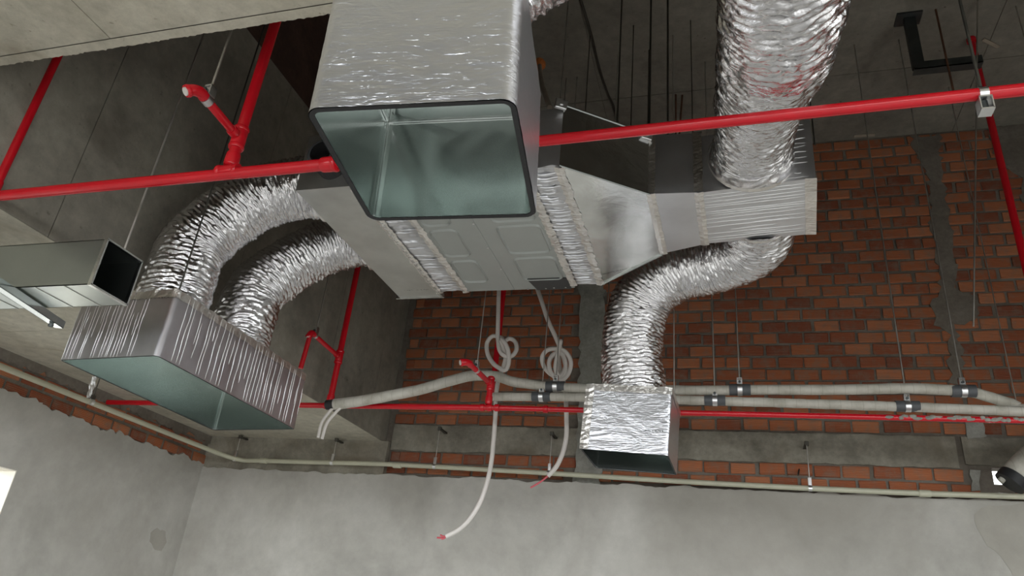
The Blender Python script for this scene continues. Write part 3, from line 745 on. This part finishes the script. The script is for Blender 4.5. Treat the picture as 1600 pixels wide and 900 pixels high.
# ------------------------------------------------------------------ galvanised trunking at left
zt0, xe = 2.60, -2.205
t = thing('galvanised_trunking', 'plain galvanised rectangular duct with open end, in front of the long box', 'duct', (-2.8, 1.94, zt0))
x0, ya, yb, h = -3.9, 1.85, 2.032, 0.19
bm = bmesh.new(); g_ = 0.003
for (a, b_, c_, d) in ((ya, yb, zt0, zt0+g_), (ya, yb, zt0+h-g_, zt0+h), (ya, ya+g_, zt0, zt0+h), (yb-g_, yb, zt0, zt0+h)): box(bm, x0, xe, a, b_, c_, d)
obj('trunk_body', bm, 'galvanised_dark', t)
bm = bmesh.new()
for (a, b_, c_, d) in ((ya-.002, yb+.002, zt0-.003, zt0+.004), (ya-.002, yb+.002, zt0+h-.004, zt0+h+.003), (ya-.003, ya+.004, zt0, zt0+h), (yb-.004, yb+.003, zt0, zt0+h)): box(bm, xe-0.014, xe+0.002, a, b_, c_, d)
obj('end_hem', bm, 'galvanised_bright', t)
for x in (-2.33, -2.47, -2.75): bxo('bottom_joint', x-0.0015, x+0.0015, ya, yb, zt0-0.0025, zt0, 'galvanised_dull', t)
t = thing('strut_bracket', 'short galvanised channel bracket under the plain trunking at left edge', 'bracket', (-2.6, 1.95, 2.55))
bm = bmesh.new(); Ms = Matrix.Translation((-2.60, 1.96, zt0-0.02)) @ Matrix.Rotation(0.25, 4, 'Z')
for (a, b_, c_, d) in ((-0.02, 0.02, -0.016, -0.013), (-0.02, -0.017, -0.016, 0.014), (0.017, 0.02, -0.016, 0.014)): box(bm, a, b_, -0.24, 0.2, c_, d, Ms)
obj('channel', bm, 'galvanised', t)
bm = bmesh.new(); bmesh.ops.create_cone(bm, cap_ends=True, segments=6, radius1=0.01, radius2=0.01, depth=0.012, matrix=Ms @ Matrix.Translation((0, 0.15, -0.024))); obj('nut', bm, 'steel_dark', t)
tag(tube('hanger_rod', [(-2.225, 1.95, zt0+h), (-2.225, 1.95, ZS)], 0.004, 'rod_steel', None, 8), 'thin steel rod holding the open end of the plain trunking', 'rod')

# ------------------------------------------------------------------ red sprinkler pipework
def ring_fit(bm, c, d, r, L, seg=18):
    d = Vector(d).normalized(); c = Vector(c); sweep(bm, [c-d*L/2, c-d*(L/2-0.006), c+d*(L/2-0.006), c+d*L/2], lambda f: r if 0.2 < f < 0.8 else r*0.93, seg)
YM = 1.76
def pm(px, py): return on(px, py, 'y', YM)
tee = pm(357, 268); cpl = pm(513, 257); m0 = pm(0, 306); m1 = pm(840, 221); m2 = pm(1600, 140)
t = thing('sprinkler_main', 'long glossy red sprinkler main crossing the whole view behind nearest box', 'pipe', cpl)
dl = (cpl-m0).normalized(); tube('pipe', [m0-dl*0.08, cpl], 0.0212, 'red_paint', t, 24)
dr = (m2-m1).normalized(); tube('pipe', [cpl, m1, m1+dr*3.0], 0.0175, 'red_paint', t, 24)
bm = bmesh.new(); ring_fit(bm, cpl, dl, 0.027, 0.045); ring_fit(bm, cpl+dl*0.027, dl, 0.029, 0.014); smooth_angle(obj('coupling', bm, 'red_paint', t), 40)
bm = bmesh.new(); ring_fit(bm, tee-dl*0.035, dl, 0.027, 0.017); ring_fit(bm, tee+dl*0.035, dl, 0.027, 0.017); ring_fit(bm, tee, dl, 0.025, 0.07); smooth_angle(obj('tee', bm, 'red_paint', t), 40)
def riser(label, base, ztop, r, z_tee, arm, group, drop=None, elbow_r=None):
    t = thing('sprinkler_riser', label, 'pipe', base, group)
    x, y, z = base
    tube('pipe', [(x, y, z+0.02), (x, y, ztop)], r, 'red_paint', t, 18)
    bm = bmesh.new(); ring_fit(bm, (x, y, z+0.05), (0, 0, 1), r*1.25, 0.05); smooth_angle(obj('socket', bm, 'red_paint', t), 40)
    if z_tee:
        bm = bmesh.new(); ring_fit(bm, (x, y, z_tee), (0, 0, 1), r*1.28, r*4.2); ring_fit(bm, (x, y, z_tee+r*1.9), (0, 0, 1), r*1.38, r*0.8); ring_fit(bm, (x, y, z_tee-r*1.9), (0, 0, 1), r*1.38, r*0.8)
        smooth_angle(obj('tee', bm, 'red_paint', t), 40)
        e = Vector(arm); s = Vector((x, y, z_tee)); d = (e-s).normalized()
        a = elbow_r or r*0.85
        tube('arm', [s, e], a, 'red_paint', t, 18)
        bm = bmesh.new(); ring_fit(bm, s+d*r*1.9, d, a*1.3, r*1.3); smooth_angle(obj('arm_socket', bm, 'red_paint', t), 40)
        # elbow turned down (or towards the room)
        dn = Vector(drop) if drop else Vector((0, 0, -1)); dn.normalize()
        pts = catmull([e-d*a*1.2, e+d*a*0.2, e+d*a*1.2+dn*a*0.9, e+d*a*1.4+dn*a*2.2], 6)
        bm = bmesh.new(); sweep(bm, pts, lambda f: a*1.28, 18); ring_fit(bm, e+d*a*1.4+dn*a*2.2, dn, a*1.45, a*0.9)
        smooth_angle(obj('elbow', bm, 'red_paint', t), 40)
        pl = bmesh.new(); ring_fit(pl, e+d*a*1.4+dn*a*2.7, dn, a*0.95, a*0.4); po = obj('thread_seal', pl, 'hose_white', t); po['label'] = 'white thread tape'
    return t
tz = tee.z+0.146; ex = on(318, 160, 'x', tee.x)
riser('red riser with elbowed arm rising from the main beside nearest box', tee, ZS, 0.0205, tz, (tee.x+0.01, tee.y-0.235, tz+0.008), 'sprinkler risers', (-0.45, -0.6, -0.75), 0.0155)
lr = pm(-14, 307); lr2 = pm(-18, 307)
riser('plain red riser at the far left edge against dark beam', lr, ZS, 0.0165, None, None, 'sprinkler risers')
# back line
ZBK = 2.88
b0 = on(165, 628, 'z', ZBK); b1 = on(530, 634, 'z', ZBK); b2 = on(765, 637, 'z', ZBK); b3 = on(1065, 645, 'z', ZBK); b4 = on(1600, 657, 'z', ZBK)
b0 = Vector((-4.47, 4.25, ZBK))
t = thing('sprinkler_branch_line', 'thin red sprinkler line running across before the brick wall', 'pipe', b2)
tube('pipe', [b0, b1, b2], 0.0185, 'red_paint', t, 18); tube('pipe', [b2, b3, b4, b4+(b4-b3).normalized()*1.5], 0.0165, 'red_paint', t, 18)
for p in (b1+Vector((-0.1, 0, 0)), b2, b2+Vector((-0.05, 0, 0)), b2+Vector((0.05, 0, 0)), Vector((-1.08, 4.28, ZBK))):
    bm = bmesh.new(); ring_fit(bm, p, (1, 0.02, 0), 0.0235, 0.03); smooth_angle(obj('fitting', bm, 'red_paint', t), 40)
bm = bmesh.new(); rnd = random.Random(3); d = (b4-b3).normalized()
for f in np.linspace(0.62, 0.99, 34):
    if rnd.random() < 0.35: continue
    p = b3.lerp(b4, float(f)); M_ = Matrix.Translation(p+Vector((0, -0.013, 0.006*rnd.uniform(-1, 1)))) @ Matrix.Diagonal((rnd.uniform(0.012, 0.03), 0.007, rnd.uniform(0.006, 0.013), 1))
    bmesh.ops.create_icosphere(bm, subdivisions=2, radius=1.0, matrix=M_)
for v in bm.verts: v.co += Vector((noise.noise(v.co*60), noise.noise(v.co*60+Vector((5, 0, 0))), noise.noise(v.co*60+Vector((9, 0, 0)))))*0.004
o = obj('mortar_splash', bm, 'mortar_patch', t); o['label'] = 'grey mortar splashed on the pipe'; o['kind'] = 'stuff'
# risers of the back line
r3 = on(516, 625, 'y', 4.262); r3 = Vector((r3.x, 4.262, ZBK))
z3 = on(529, 558, 'y', 4.262).z
riser('red riser with bent arm against the left concrete beam', r3, ZS, 0.021, z3, (r3.x+0.01, 3.86, z3+0.015), 'sprinkler risers', (-0.12, -0.1, -1), 0.0155)
tube('drop_pipe', [(r3.x+0.01, 3.84, z3-0.01), (r3.x+0.004, 3.83, z3-0.24)], 0.0155, 'red_paint', bpy.data.objects['sprinkler_riser.002'], 16)
r4 = Vector((on(763, 632, 'y', 4.262).x, 4.262, ZBK)); z4 = on(767, 600, 'y', 4.262).z
riser('red riser behind the knotted white hose before the brick wall', r4, z4+0.05, 0.019, z4, (r4.x-0.04, 3.93, z4+0.02), 'sprinkler risers', (-0.7, -0.5, -0.3), 0.017)
r4b = on(785, 470, 'y', 4.75)
tag(tube('sprinkler_drop', [(r4b.x, 4.75, 3.1), (r4b.x, 4.75, ZS)], 0.021, 'red_paint', None, 16), 'dark red vertical pipe hanging behind the left knotted hose', 'pipe')
rr_ = on(1517, 60, 'z', ZS)
t = thing('sprinkler_drop', 'dark red vertical pipe dropping from slab at right edge', 'pipe', (rr_.x, rr_.y, 3.0))
tube('pipe', [(rr_.x, rr_.y, 2.95), (rr_.x, rr_.y, ZS-0.03)], 0.022, 'red_paint', t, 16)
bm = bmesh.new(); ring_fit(bm, (rr_.x, rr_.y, ZS-0.02), (0, 0, 1), 0.03, 0.04); obj('socket', bm, 'red_paint', t); bm = bmesh.new(); ring_fit(bm, (rr_.x, rr_.y, 3.55), (0, 0, 1), 0.026, 0.03); obj('socket', bm, 'red_paint', t)

# ------------------------------------------------------------------ hangers: rod + clamp
def hanger(label, p, r, sleeve_mat=None, rod=True, rod_r=0.0042, d=(1, 0, 0), group='rod hangers with pipe clamps', ztop=ZS, wclamp=0.03, rmat='rod_steel'):
    p = Vector(p); d = Vector(d).normalized()
    t = thing('pipe_hanger', label, 'hanger', p, group)
    if rod: tube('rod', [(p.x, p.y, p.z+r+0.03), (p.x, p.y, ztop)], rod_r, rmat, t, 8)
    bm = bmesh.new(); sweep(bm, [p-d*wclamp/2, p+d*wclamp/2], r+(0.0065 if sleeve_mat else 0.0035), 20); o = obj('clamp_band', bm, 'zinc', t); smooth_angle(o, 40)
    bm = bmesh.new(); Mx = Matrix.Translation((p.x, p.y, p.z+r+0.022))
    box(bm, -wclamp*0.55, wclamp*0.55, -0.015, 0.015, 0.016, 0.021, Mx); box(bm, -wclamp*0.55, -wclamp*0.4, -0.015, 0.015, -0.02, 0.02, Mx); box(bm, wclamp*0.4, wclamp*0.55, -0.015, 0.015, -0.02, 0.02, Mx); box(bm, -wclamp*0.5, wclamp*0.5, -0.017, -0.013, -0.022, 0.004, Mx)
    obj('clamp_yoke', bm, 'zinc', t)
    bm = bmesh.new(); bmesh.ops.create_cone(bm, cap_ends=True, segments=6, radius1=0.008, radius2=0.008, depth=0.012, matrix=Mx @ Matrix.Translation((0, -0.021, -0.008)) @ Matrix.Rotation(math.pi/2, 4, 'X')); obj('bolt', bm, 'steel_dark', t)
    if sleeve_mat:
        bm = bmesh.new(); sweep(bm, [p-d*0.062, p+d*0.062], r+0.0045, 20); smooth_angle(obj('rubber_sleeve', bm, sleeve_mat, t), 40)
    return t
# main pipe clamp (right) – hangs from its own rod, with the hollow bolt block under the pipe
pc = pm(1535, 148)
t = thing('pipe_hanger', 'zinc clamp gripping the red main at upper right', 'hanger', pc, 'rod hangers with pipe clamps')
bm = bmesh.new(); sweep(bm, [pc-dr*0.011, pc+dr*0.011], 0.0205, 20); smooth_angle(obj('clamp_band', bm, 'zinc', t), 40)
bm = bmesh.new(); Mx = Matrix.Translation(pc+Vector((0, 0.0, -0.038)))
for (a, b_, c_, d) in ((-0.016, 0.016, 0.018, 0.022), (-0.016, 0.016, -0.022, -0.018)): box(bm, a, b_, -0.018, 0.018, c_, d, Mx)
box(bm, -0.016, -0.013, -0.018, 0.018, -0.02, 0.02, Mx); box(bm, 0.013, 0.016, -0.018, 0.018, -0.02, 0.02, Mx); obj('clamp_block', bm, 'zinc', t)
bm = bmesh.new(); bmesh.ops.create_cone(bm, cap_ends=True, segments=6, radius1=0.008, radius2=0.008, depth=0.03, matrix=Mx); obj('bolt', bm, 'steel_dark', t)
tube('rod', [pc+Vector((0, 0, 0.026)), (pc.x, pc.y, ZS)], 0.0045, 'rod_dark', t, 8)
# clamp near the elbow of the left riser's arm
ca = Vector((tee.x+0.008, tee.y-0.20, tz+0.007))
hanger('white-rimmed clamp and grey rod holding the elbowed red arm upper left', ca, 0.0155, None, True, 0.0045, (0.03, -1, 0.03), wclamp=0.026)
# hanger on the arm before the brick wall
a4 = Vector((r4.x-0.027, 4.04, z4+0.015)); hanger('thin rod and clamp holding the short red arm before the bricks', a4, 0.017, None, True, 0.004, (-0.1, -1, 0.05), wclamp=0.018)
a3 = Vector((r3.x+0.01, 3.90, z3+0.014)); hanger('pale rod and clamp at bent red arm beside the concrete beam', a3, 0.0155, None, True, 0.004, (0.03, -1, 0.03), wclamp=0.018)

# ------------------------------------------------------------------ insulated refrigerant pipes
YW = 4.42
def pw(px, py, y=YW): return on(px, py, 'y', y)
def insul(label, pts, r, grp='white taped refrigerant pipes'):
    path = resample(catmull(pts, 10), 0.02); t = thing('insulated_pipe', label, 'pipe', pts[0], grp)
    rnd = random.Random(len(pts))
    bm = bmesh.new(); sweep(bm, path, r, 22, True, lambda i, k, a: 0.0022*noise.noise((i*0.35, math.cos(a)*1.5, math.sin(a)*1.5)))
    smooth_angle(obj('taped_insulation', bm, 'white_tape', t), 50); return t
lo_t = insul('lower white taped pipe running straight in front of the bricks', [pw(770, 620), pw(920, 621), pw(1100, 626), pw(1300, 632), pw(1450, 637), pw(1600, 643), pw(1700, 647), pw(1700, 647)+Vector((2.0, 0, -0.03))], 0.0275)
up_t = insul('upper white taped pipe humped over the red arm, two bare tubes at its end', [pw(522, 632, 4.14), pw(560, 627, 4.155), pw(610, 618, 4.20), pw(655, 609, 4.27), pw(700, 596, 4.36), pw(740, 587, YW+.02), pw(775, 588, YW+.03), pw(800, 596), pw(840, 602), pw(880, 605.5), pw(930, 607.5), pw(1000, 609), pw(1100, 610), pw(1200, 609), pw(1300, 609), pw(1420, 607), pw(1505, 611), pw(1545, 620, YW+.05), pw(1585, 632, YW+.07), pw(1650, 642, YW+.07), pw(1650, 642, YW+.07)+Vector((2.1, 0, -0.03))], lambda f: 0.036-0.0055*min(1, max(0, (f-0.15)/0.08)))
e0 = pw(520, 632, 4.14); bm = bmesh.new(); sweep(bm, [e0+Vector((-0.045, 0, -0.004)), e0+Vector((0.012, 0, 0.002))], 0.033, 18); smooth_angle(obj('black_end_sleeve', bm, 'rubber_black', up_t), 40)
for k, (ax_, bx_) in enumerate((((515, 640), (497, 684)), ((524, 642), (503, 686)))):
    p0 = pw(ax_[0]+8, ax_[1]-5, 4.14); p3 = pw(bx_[0], bx_[1], 4.14); mid = pw((ax_[0]+bx_[0])/2-3, (ax_[1]+bx_[1])/2-2, 4.14)
    tube('bare_tube', catmull([p0, pw(ax_[0], ax_[1]+3, 4.14), mid, p3], 8), 0.0105, 'hose_white', up_t, 12)
bm = bmesh.new(); e1 = pw(768, 620); sweep(bm, [e1+Vector((-0.03, 0, 0)), e1], 0.014, 14); obj('black_end_plug', bm, 'rubber_grey', lo_t)
for px, py, lab in ((846, 620, 'clamp on the lower white pipe left of small box'), (1117, 626, 'clamp on the lower white pipe just right of small box'), (1418, 635, 'clamp on the lower white pipe toward right')):
    p = pw(px, py); hanger(lab+', grey rubber sleeve', p, 0.0275, 'rubber_grey', wclamp=0.028)
for px, py, lab in ((868, 604, 'clamp on the upper white pipe left of small box'), (1156, 609, 'clamp on the upper white pipe just right of small box'), (1505, 611, 'clamp on the upper white pipe near right edge')):
    p = pw(px, py); hanger(lab+', black rubber sleeve', p, 0.031, 'rubber_grey', wclamp=0.028)

# ------------------------------------------------------------------ white knotted hoses
YH = 4.60
def ph(x, y, dy=0): return on(x, y, 'y', YH+dy)
def hose(label, pix, end_pix, grp='white knotted cable conduits'):
    pts = resample(catmull([ph(*p) for p in pix], 10), 0.015)
    t = thing('flexible_conduit', label, 'hose', ph(*pix[-1]), grp)
    bm = bmesh.new(); sweep(bm, pts, 0.0155, 12); smooth_angle(obj('conduit', bm, 'hose_white', t), 60)
    bm = bmesh.new(); e = ph(*pix[-1])
    for k, (x, y) in enumerate(end_pix):
        q = ph(x, y, 0.01*k); sweep(bm, catmull([e, e.lerp(q, 0.5)+Vector((0, 0.004*k, -0.004)), q], 4), 0.006, 8)
    o = obj('wire_end', bm, 'wire_pink', t); o['label'] = 'red wire ends sticking out'
knA = [(780, 380, 0.1), (780, 430, 0.05), (779, 470), (778, 510), (778, 530), (781, 548, -0.02), (789, 556, -0.03), (800, 556, -0.01), (807, 546, 0.01), (805, 534, 0.03), (796, 529, 0.03), (788, 533, 0.0), (783, 528, 0.035), (770, 525, 0.035), (761, 536, 0.03), (762, 553, 0.02), (770, 567, 0.0), (780, 575, -0.03), (790, 578, -0.04), (795, 566, -0.045), (794, 548, -0.045), (788, 534, -0.04), (783, 531, -0.02), (787, 545, 0.015), (790, 558, 0.03), (786, 575, 0.035), (779, 592, 0.03), (775, 620, 0.02), (774, 650), (771, 690), (768, 720), (762, 750), (750, 785), (733, 812), (716, 828), (697, 838)]
hose('left white knotted hose hanging lowest, over the plaster', knA, [(688, 836), (690, 842), (683, 840)])
knB = [(826, 400, 0.1), (836, 440, 0.05), (846, 470), (856, 500), (866, 522), (873, 538, 0.0), (880, 556, 0.03), (884, 575, 0.03), (880, 590, 0.02), (866, 588, 0.0), (852, 576, -0.02), (847, 560, -0.03), (854, 548, -0.03), (868, 545, -0.02), (884, 550, 0.0), (892, 566, 0.02), (888, 584, 0.03), (876, 594, 0.0), (862, 584, -0.03), (858, 566, -0.04), (866, 553, -0.04), (878, 553, 0.01), (884, 568, 0.03), (880, 582, 0.03), (872, 586, 0.0), (868, 574, -0.05), (872, 550, -0.06), (876, 533, -0.05), (873, 545, 0.05), (874, 570, 0.06), (880, 595, 0.05), (884, 620, 0.03), (885, 650), (885, 680), (880, 705), (870, 728), (856, 744)]
hose('right white knotted hose with coil of loops and red wire end', knB, [(836, 758), (829, 762)])

# ------------------------------------------------------------------ cream conduit round the walls
t = thing('pvc_conduit', 'cream plastic conduit pipe along the left and back walls', 'pipe', (-4.2, 5.4, 2.75))
YC = 5.40
def pcn(px, py): return on(px, py, 'y', YC)
ca_ = on(0, 572, 'z', 2.77); cb_ = on(300, 692, 'z', 2.77)
path = [ca_-(cb_-ca_).normalized()*1.5, ca_, ca_.lerp(cb_, 0.5), cb_, pcn(368, 717), pcn(412, 720), pcn(520, 723), pcn(619, 726), pcn(860, 739.5), pcn(1060, 752), pcn(1265, 763), pcn(1445, 771), pcn(1600, 776), pcn(1700, 780), pcn(1700, 780)+Vector((1.8, 0, -0.02))]
tube('pipe', resample(catmull(path, 8), 0.05), 0.0185, 'pvc_cream', t, 16)
for px, py in ((412, 720), (621, 727), (1445, 771)):
    bm = bmesh.new(); ring_fit(bm, pcn(px, py), (1, 0, -0.01), 0.0235, 0.07); smooth_angle(obj('coupler', bm, 'pvc_cream', t), 40)
def con_hanger(px, py, top, lab):
    p = pcn(px, py); q = on(top[0], top[1], 'y', YB-0.03)
    t = thing('conduit_hanger', lab, 'hanger', p, 'conduit hangers')
    bm = bmesh.new(); sweep(bm, [p-Vector((0.012, 0, 0)), p+Vector((0.012, 0, 0))], 0.0215, 16); obj('clamp_band', bm, 'zinc', t)
    tube('rod', [(p.x, p.y, p.z+0.02), (p.x, p.y, q.z-0.01)], 0.004, 'rod_steel', t, 8)
    bm = bmesh.new(); Mx = Matrix.Translation((p.x, p.y, p.z+0.045)); box(bm, -0.012, 0.012, -0.01, 0.01, -0.028, 0.028, Mx, 0.002); obj('clamp_yoke', bm, 'zinc', t)
    bm = bmesh.new(); Mx = Matrix.Translation((p.x, p.y, q.z)); box(bm, -0.012, 0.012, -0.012, YB-p.y, -0.006, 0.006, Mx); box(bm, -0.014, 0.014, -0.014, 0.014, -0.016, 0.014, Mx, 0.003); obj('wall_anchor', bm, 'rod_dark', t)
con_hanger(367, 717, (372, 688), 'conduit hanger in the corner below the side beam')
con_hanger(519, 723, (522, 693), 'conduit hanger on the grey corner column')
con_hanger(679, 729, (687, 676), 'conduit hanger left of the long white hose')
con_hanger(858, 739.5, (863, 684), 'conduit hanger beside the red wire end')
con_hanger(1266, 763, (1264, 700), 'conduit hanger on bricks right of small box')
p = on(143, 628, 'z', 2.77); t = thing('conduit_hanger', 'conduit hanger under the left soffit near long box', 'hanger', p, 'conduit hangers')
dcon = (cb_-ca_).normalized(); bm = bmesh.new(); sweep(bm, [p-dcon*0.012, p+dcon*0.012], 0.0215, 16); obj('clamp_band', bm, 'zinc', t); tube('rod', [(p.x, p.y, p.z+0.02), (p.x, p.y, 2.95)], 0.004, 'rod_dark', t, 8)
bm = bmesh.new(); box(bm, -0.012, 0.012, -0.012, 0.012, 0.015, 0.05, Matrix.Translation(p)); obj('clamp_yoke', bm, 'rod_dark', t)
# crumpled foil scrap beside it
bm = bmesh.new(); prev = None
for i in range(9):
    cur = []
    for j in range(6):
        q = on(148-i*1.2+j*1.6-4, 588+i*4.2, 'x', p.x-0.02); cur.append(bm.verts.new(q+Vector((0.012*noise.noise((i*.9, j*.9, 1)), 0.012*noise.noise((i*.9, j*.9, 5)), 0))))
    if prev:
        for k in range(5): bm.faces.new((prev[k], prev[k+1], cur[k+1], cur[k]))
    prev = cur
tag(obj('foil_scrap', bm, 'foil_crease'), 'bright crumpled foil scrap hanging by the left conduit', 'foil')

# thick insulated pipe end at far right with black foam mouth
t = thing('insulated_pipe_end', 'thick white insulated pipe stub with black foam mouth at right edge', 'pipe', on(1580, 750, 'y', 5.25))
def pe(px, py): return on(px, py, 'y', 5.25)
pts = catmull([pe(1660, 690)+Vector((2.05, 0, 0.02)), pe(1660, 690)+Vector((0.5, 0, 0.02)), pe(1660, 690), pe(1620, 712), pe(1595, 735), pe(1580, 752)], 8)
bm = bmesh.new(); sweep(bm, pts, 0.085, 22, False); smooth_angle(obj('taped_insulation', bm, 'white_tape', t), 50)
dd = (pts[-1]-pts[-2]).normalized(); bm = bmesh.new(); sweep(bm, [pts[-1]-dd*0.04, pts[-1]+dd*0.02], 0.088, 22); smooth_angle(obj('foam_mouth', bm, 'rubber_black', t), 40)
tube('bare_tube', catmull([pe(1640, 680)+Vector((0.3, 0, 0.04)), pe(1640, 680), pe(1600, 706), pe(1578, 735), pe(1563, 752)], 6), 0.02, 'white_tape', t, 12)

# ------------------------------------------------------------------ threaded rods and odds and ends under the slab
def rod_at(x, y, z0, z1, r, mat, label, grp='threaded rods under the slab'):
    o = tube('threaded_rod', [(x, y, z0), (x, y, z1)], r, mat, None, 8); return tag(o, label, 'rod', grp)
rodpx = [((922, 55), 0.004, 'rod_dark', 'short dark rod nearest the tapered duct, first of the row'),
         ((990, 40), 0.004, 'rod_dark', 'dark slab rod, third of the row behind the red main'),
         ((1014, 78), 0.004, 'rod_dark', 'dark slab rod close beside the taller fourth rod'),
         ((1079, 32), 0.0035, 'rod_dark', 'thin dark slab rod, last before the wide flexible duct')]
for (px, py), r, mt, lab in rodpx:
    q = on(px, py, 'z', ZS); rod_at(q.x, q.y, 3.9, ZS, r, mt, lab)
def rod_from(px, py, y, z0, r, mt, lab):
    q = on(px, py, 'y', y); rod_at(q.x, y, z0, ZS, r, mt, lab)
rod_from(876, 150, 2.50, ZU+0.33, 0.0035, 'rod_steel', 'pale thin rod rising from the clip on the tapered duct')
rod_from(968, 100, 3.5, 3.78, 0.005, 'rod_dark', 'dark rod passing out of the top, second of the row')
rod_from(1016, 100, 3.3, 3.78, 0.006, 'rod_dark', 'taller dark rod passing out of the top beside a shorter one')
rod_from(1043.5, 100, 2.9, 3.78, 0.0055, 'rod_dark', 'thickest black rod passing out of the top')
rod_from(1266, 160, 2.95, ZU+0.31, 0.004, 'rod_dark', 'dark rod rising from the right end of branch box')
for px, py, dx in ((1056, 148, -0.0), (1066, 149, 0.03)):
    q = on(px, py, 'z', ZS)
    tag(tube('rebar_stub', [(q.x, q.y, ZS), (q.x-dx, q.y-0.05, ZS-0.55)], 0.008, 'rust', None, 8), 'rusty bent bar stub hanging from slab, ' + ('straight one' if dx == 0 else 'crossing one'), 'bar', 'rusty bar stubs')
q = on(1053, 540, 'y', 4.1); rod_at(q.x, 4.1, 2.84, ZS, 0.0035, 'rod_steel', 'thin pale rod right of the looping flexible duct')
q = on(946, 585, 'y', 4.1); rod_at(q.x, 4.1, 2.84, ZS, 0.0035, 'rod_steel', 'thin pale rod left of the looping flexible duct')
# rod in front of the left flexible duct, down to the long box
q = on(345, 252, 'y', 2.42); rod_at(q.x, 2.42, 2.79, ZS, 0.004, 'rod_dark', 'dark rod in front of the left flexible duct')
# loose rods and wire at right
tag(tube('hanging_wire', [on(1528, -40, 'y', 3.9), on(1525, 210, 'y', 3.95), on(1521, 510, 'y', 4.0)], 0.0045, 'rod_steel', None, 8), 'thin wire dangling at right, ending in mid-air', 'wire')
q = on(1490, 180, 'z', ZS); rod_at(on(1498, 210, 'y', 5.0).x, 5.0, 3.15, ZS, 0.004, 'rod_steel', 'thin rod before bricks at right, left of red drop')
q = on(1587, 10, 'z', ZS); rod_at(q.x, q.y, 4.5, ZS, 0.004, 'rod_steel', 'thin slab rod in the upper right corner')
q = on(1462, 15, 'z', ZS); rod_at(q.x, q.y, 4.9, ZS, 0.007, 'rust', 'rusty slab rod above the steel bracket arm')
# steel bracket
bk = on(1420, 28, 'z', ZS); t = thing('steel_bracket', 'dark L-shaped steel bracket hanging from slab, upper right', 'bracket', bk)
bxo('base_plate', bk.x-0.085, bk.x+0.075, bk.y-0.06, bk.y+0.06, ZS-0.012, ZS, 'steel_dark', t)
zb_ = on(1428, 108, 'y', bk.y).z
bxo('post', bk.x-0.035, bk.x+0.035, bk.y-0.02, bk.y+0.02, zb_, ZS-0.012, 'steel_dark', t)
bm = bmesh.new(); xe_ = on(1533, 97, 'y', bk.y).x; box(bm, bk.x-0.035, xe_, bk.y-0.035, bk.y-0.029, zb_-0.03, zb_+0.03); box(bm, bk.x-0.035, xe_, bk.y-0.035, bk.y+0.03, zb_-0.03, zb_-0.024); obj('arm', bm, 'steel_dark', t)
# wire cast along the slab
pts = [on(x, y, 'z', ZS-0.006) for x, y in ((904, -10), (918, 35), (925, 60), (937, 110), (950, 148), (958, 165), (966, 195))]
tag(tube('slab_cable', catmull(pts, 6), 0.010, 'rod_dark', None, 8), 'dark cable stapled slantwise across the slab', 'cable')
# timber scraps left in the slab
for a, b_, lab in (((1536, 60), (1560, 72), 'pale timber scrap stuck in slab near right edge'), ((1334, 212), (1367, 210), 'pale timber scrap at slab edge above the bricks')):
    p, q = on(*a, 'z', ZS), on(*b_, 'z', ZS); L = (q-p).length; ang = math.atan2(q.y-p.y, q.x-p.x)
    Mx = Matrix.Translation((p+q)/2) @ Matrix.Rotation(ang, 4, 'Z'); bm = bmesh.new(); box(bm, -L/2, L/2, -0.014, 0.014, -0.012, 0.0, Mx, 0.004)
    for v in bm.verts: v.co += Vector((0, 0.006*noise.noise(v.co*12), 0))
    tag(obj('timber_scrap', bm, 'timber_scrap'), lab, 'timber', 'timber scraps in the slab')
# tan drain hose with orange plug
dq = [on(843, 100, 'y', 3.6), on(846, 125, 'y', 3.4), on(852, 148, 'y', 3.1), on(859, 168, 'y', 2.9)]
t = thing('drain_hose', 'tan hose with orange plug beside the nearest box', 'hose', dq[-1]); tube('hose', catmull(dq, 6), 0.014, 'timber_scrap', t, 12)
bm = bmesh.new(); bmesh.ops.create_icosphere(bm, subdivisions=2, radius=0.045, matrix=Matrix.Translation(dq[0])); 
for v in bm.verts: v.co += Vector((1, 1, 1))*0.012*noise.noise(v.co*25)
obj('orange_plug', bm, 'orange_cap', t)
# black round spigot above the plenum
sp_c = on(502, 238, 'y', 2.43); t = thing('round_spigot', 'black rubber-edged round duct spigot above the pale plenum', 'duct', sp_c)
bm = bmesh.new(); sweep(bm, [sp_c+Vector((0, 0, 0)), sp_c+Vector((0, 0.12, 0))], 0.075, 32, False); sweep(bm, [sp_c+Vector((0, 0.12, 0)), sp_c+Vector((0, 0, 0))], 0.058, 32, False); obj('spigot', bm, 'rubber_black', t)
bm = bmesh.new(); seg = 32; 
ra = [bm.verts.new(sp_c+Vector((0.075*math.cos(2*math.pi*k/seg), 0, 0.075*math.sin(2*math.pi*k/seg)))) for k in range(seg)]; rb_ = [bm.verts.new(sp_c+Vector((0.058*math.cos(2*math.pi*k/seg), -0.004, 0.058*math.sin(2*math.pi*k/seg)))) for k in range(seg)]
for k in range(seg): bm.faces.new((ra[k], ra[(k+1) % seg], rb_[(k+1) % seg], rb_[k]))
obj('rim', bm, 'rubber_grey', t)
# small anchors dotted in walls
for (px, py), lab in (((1250, 735), 'small black bolt sticking out of bricks right of small box'), ):
    p = on(px, py, 'y', YB-0.02); tag(tube('wall_bolt', [p+Vector((0.0, 0.03, 0.02)), p+Vector((-0.02, -0.05, -0.045))], 0.006, 'rod_dark', None, 8), lab, 'bolt')
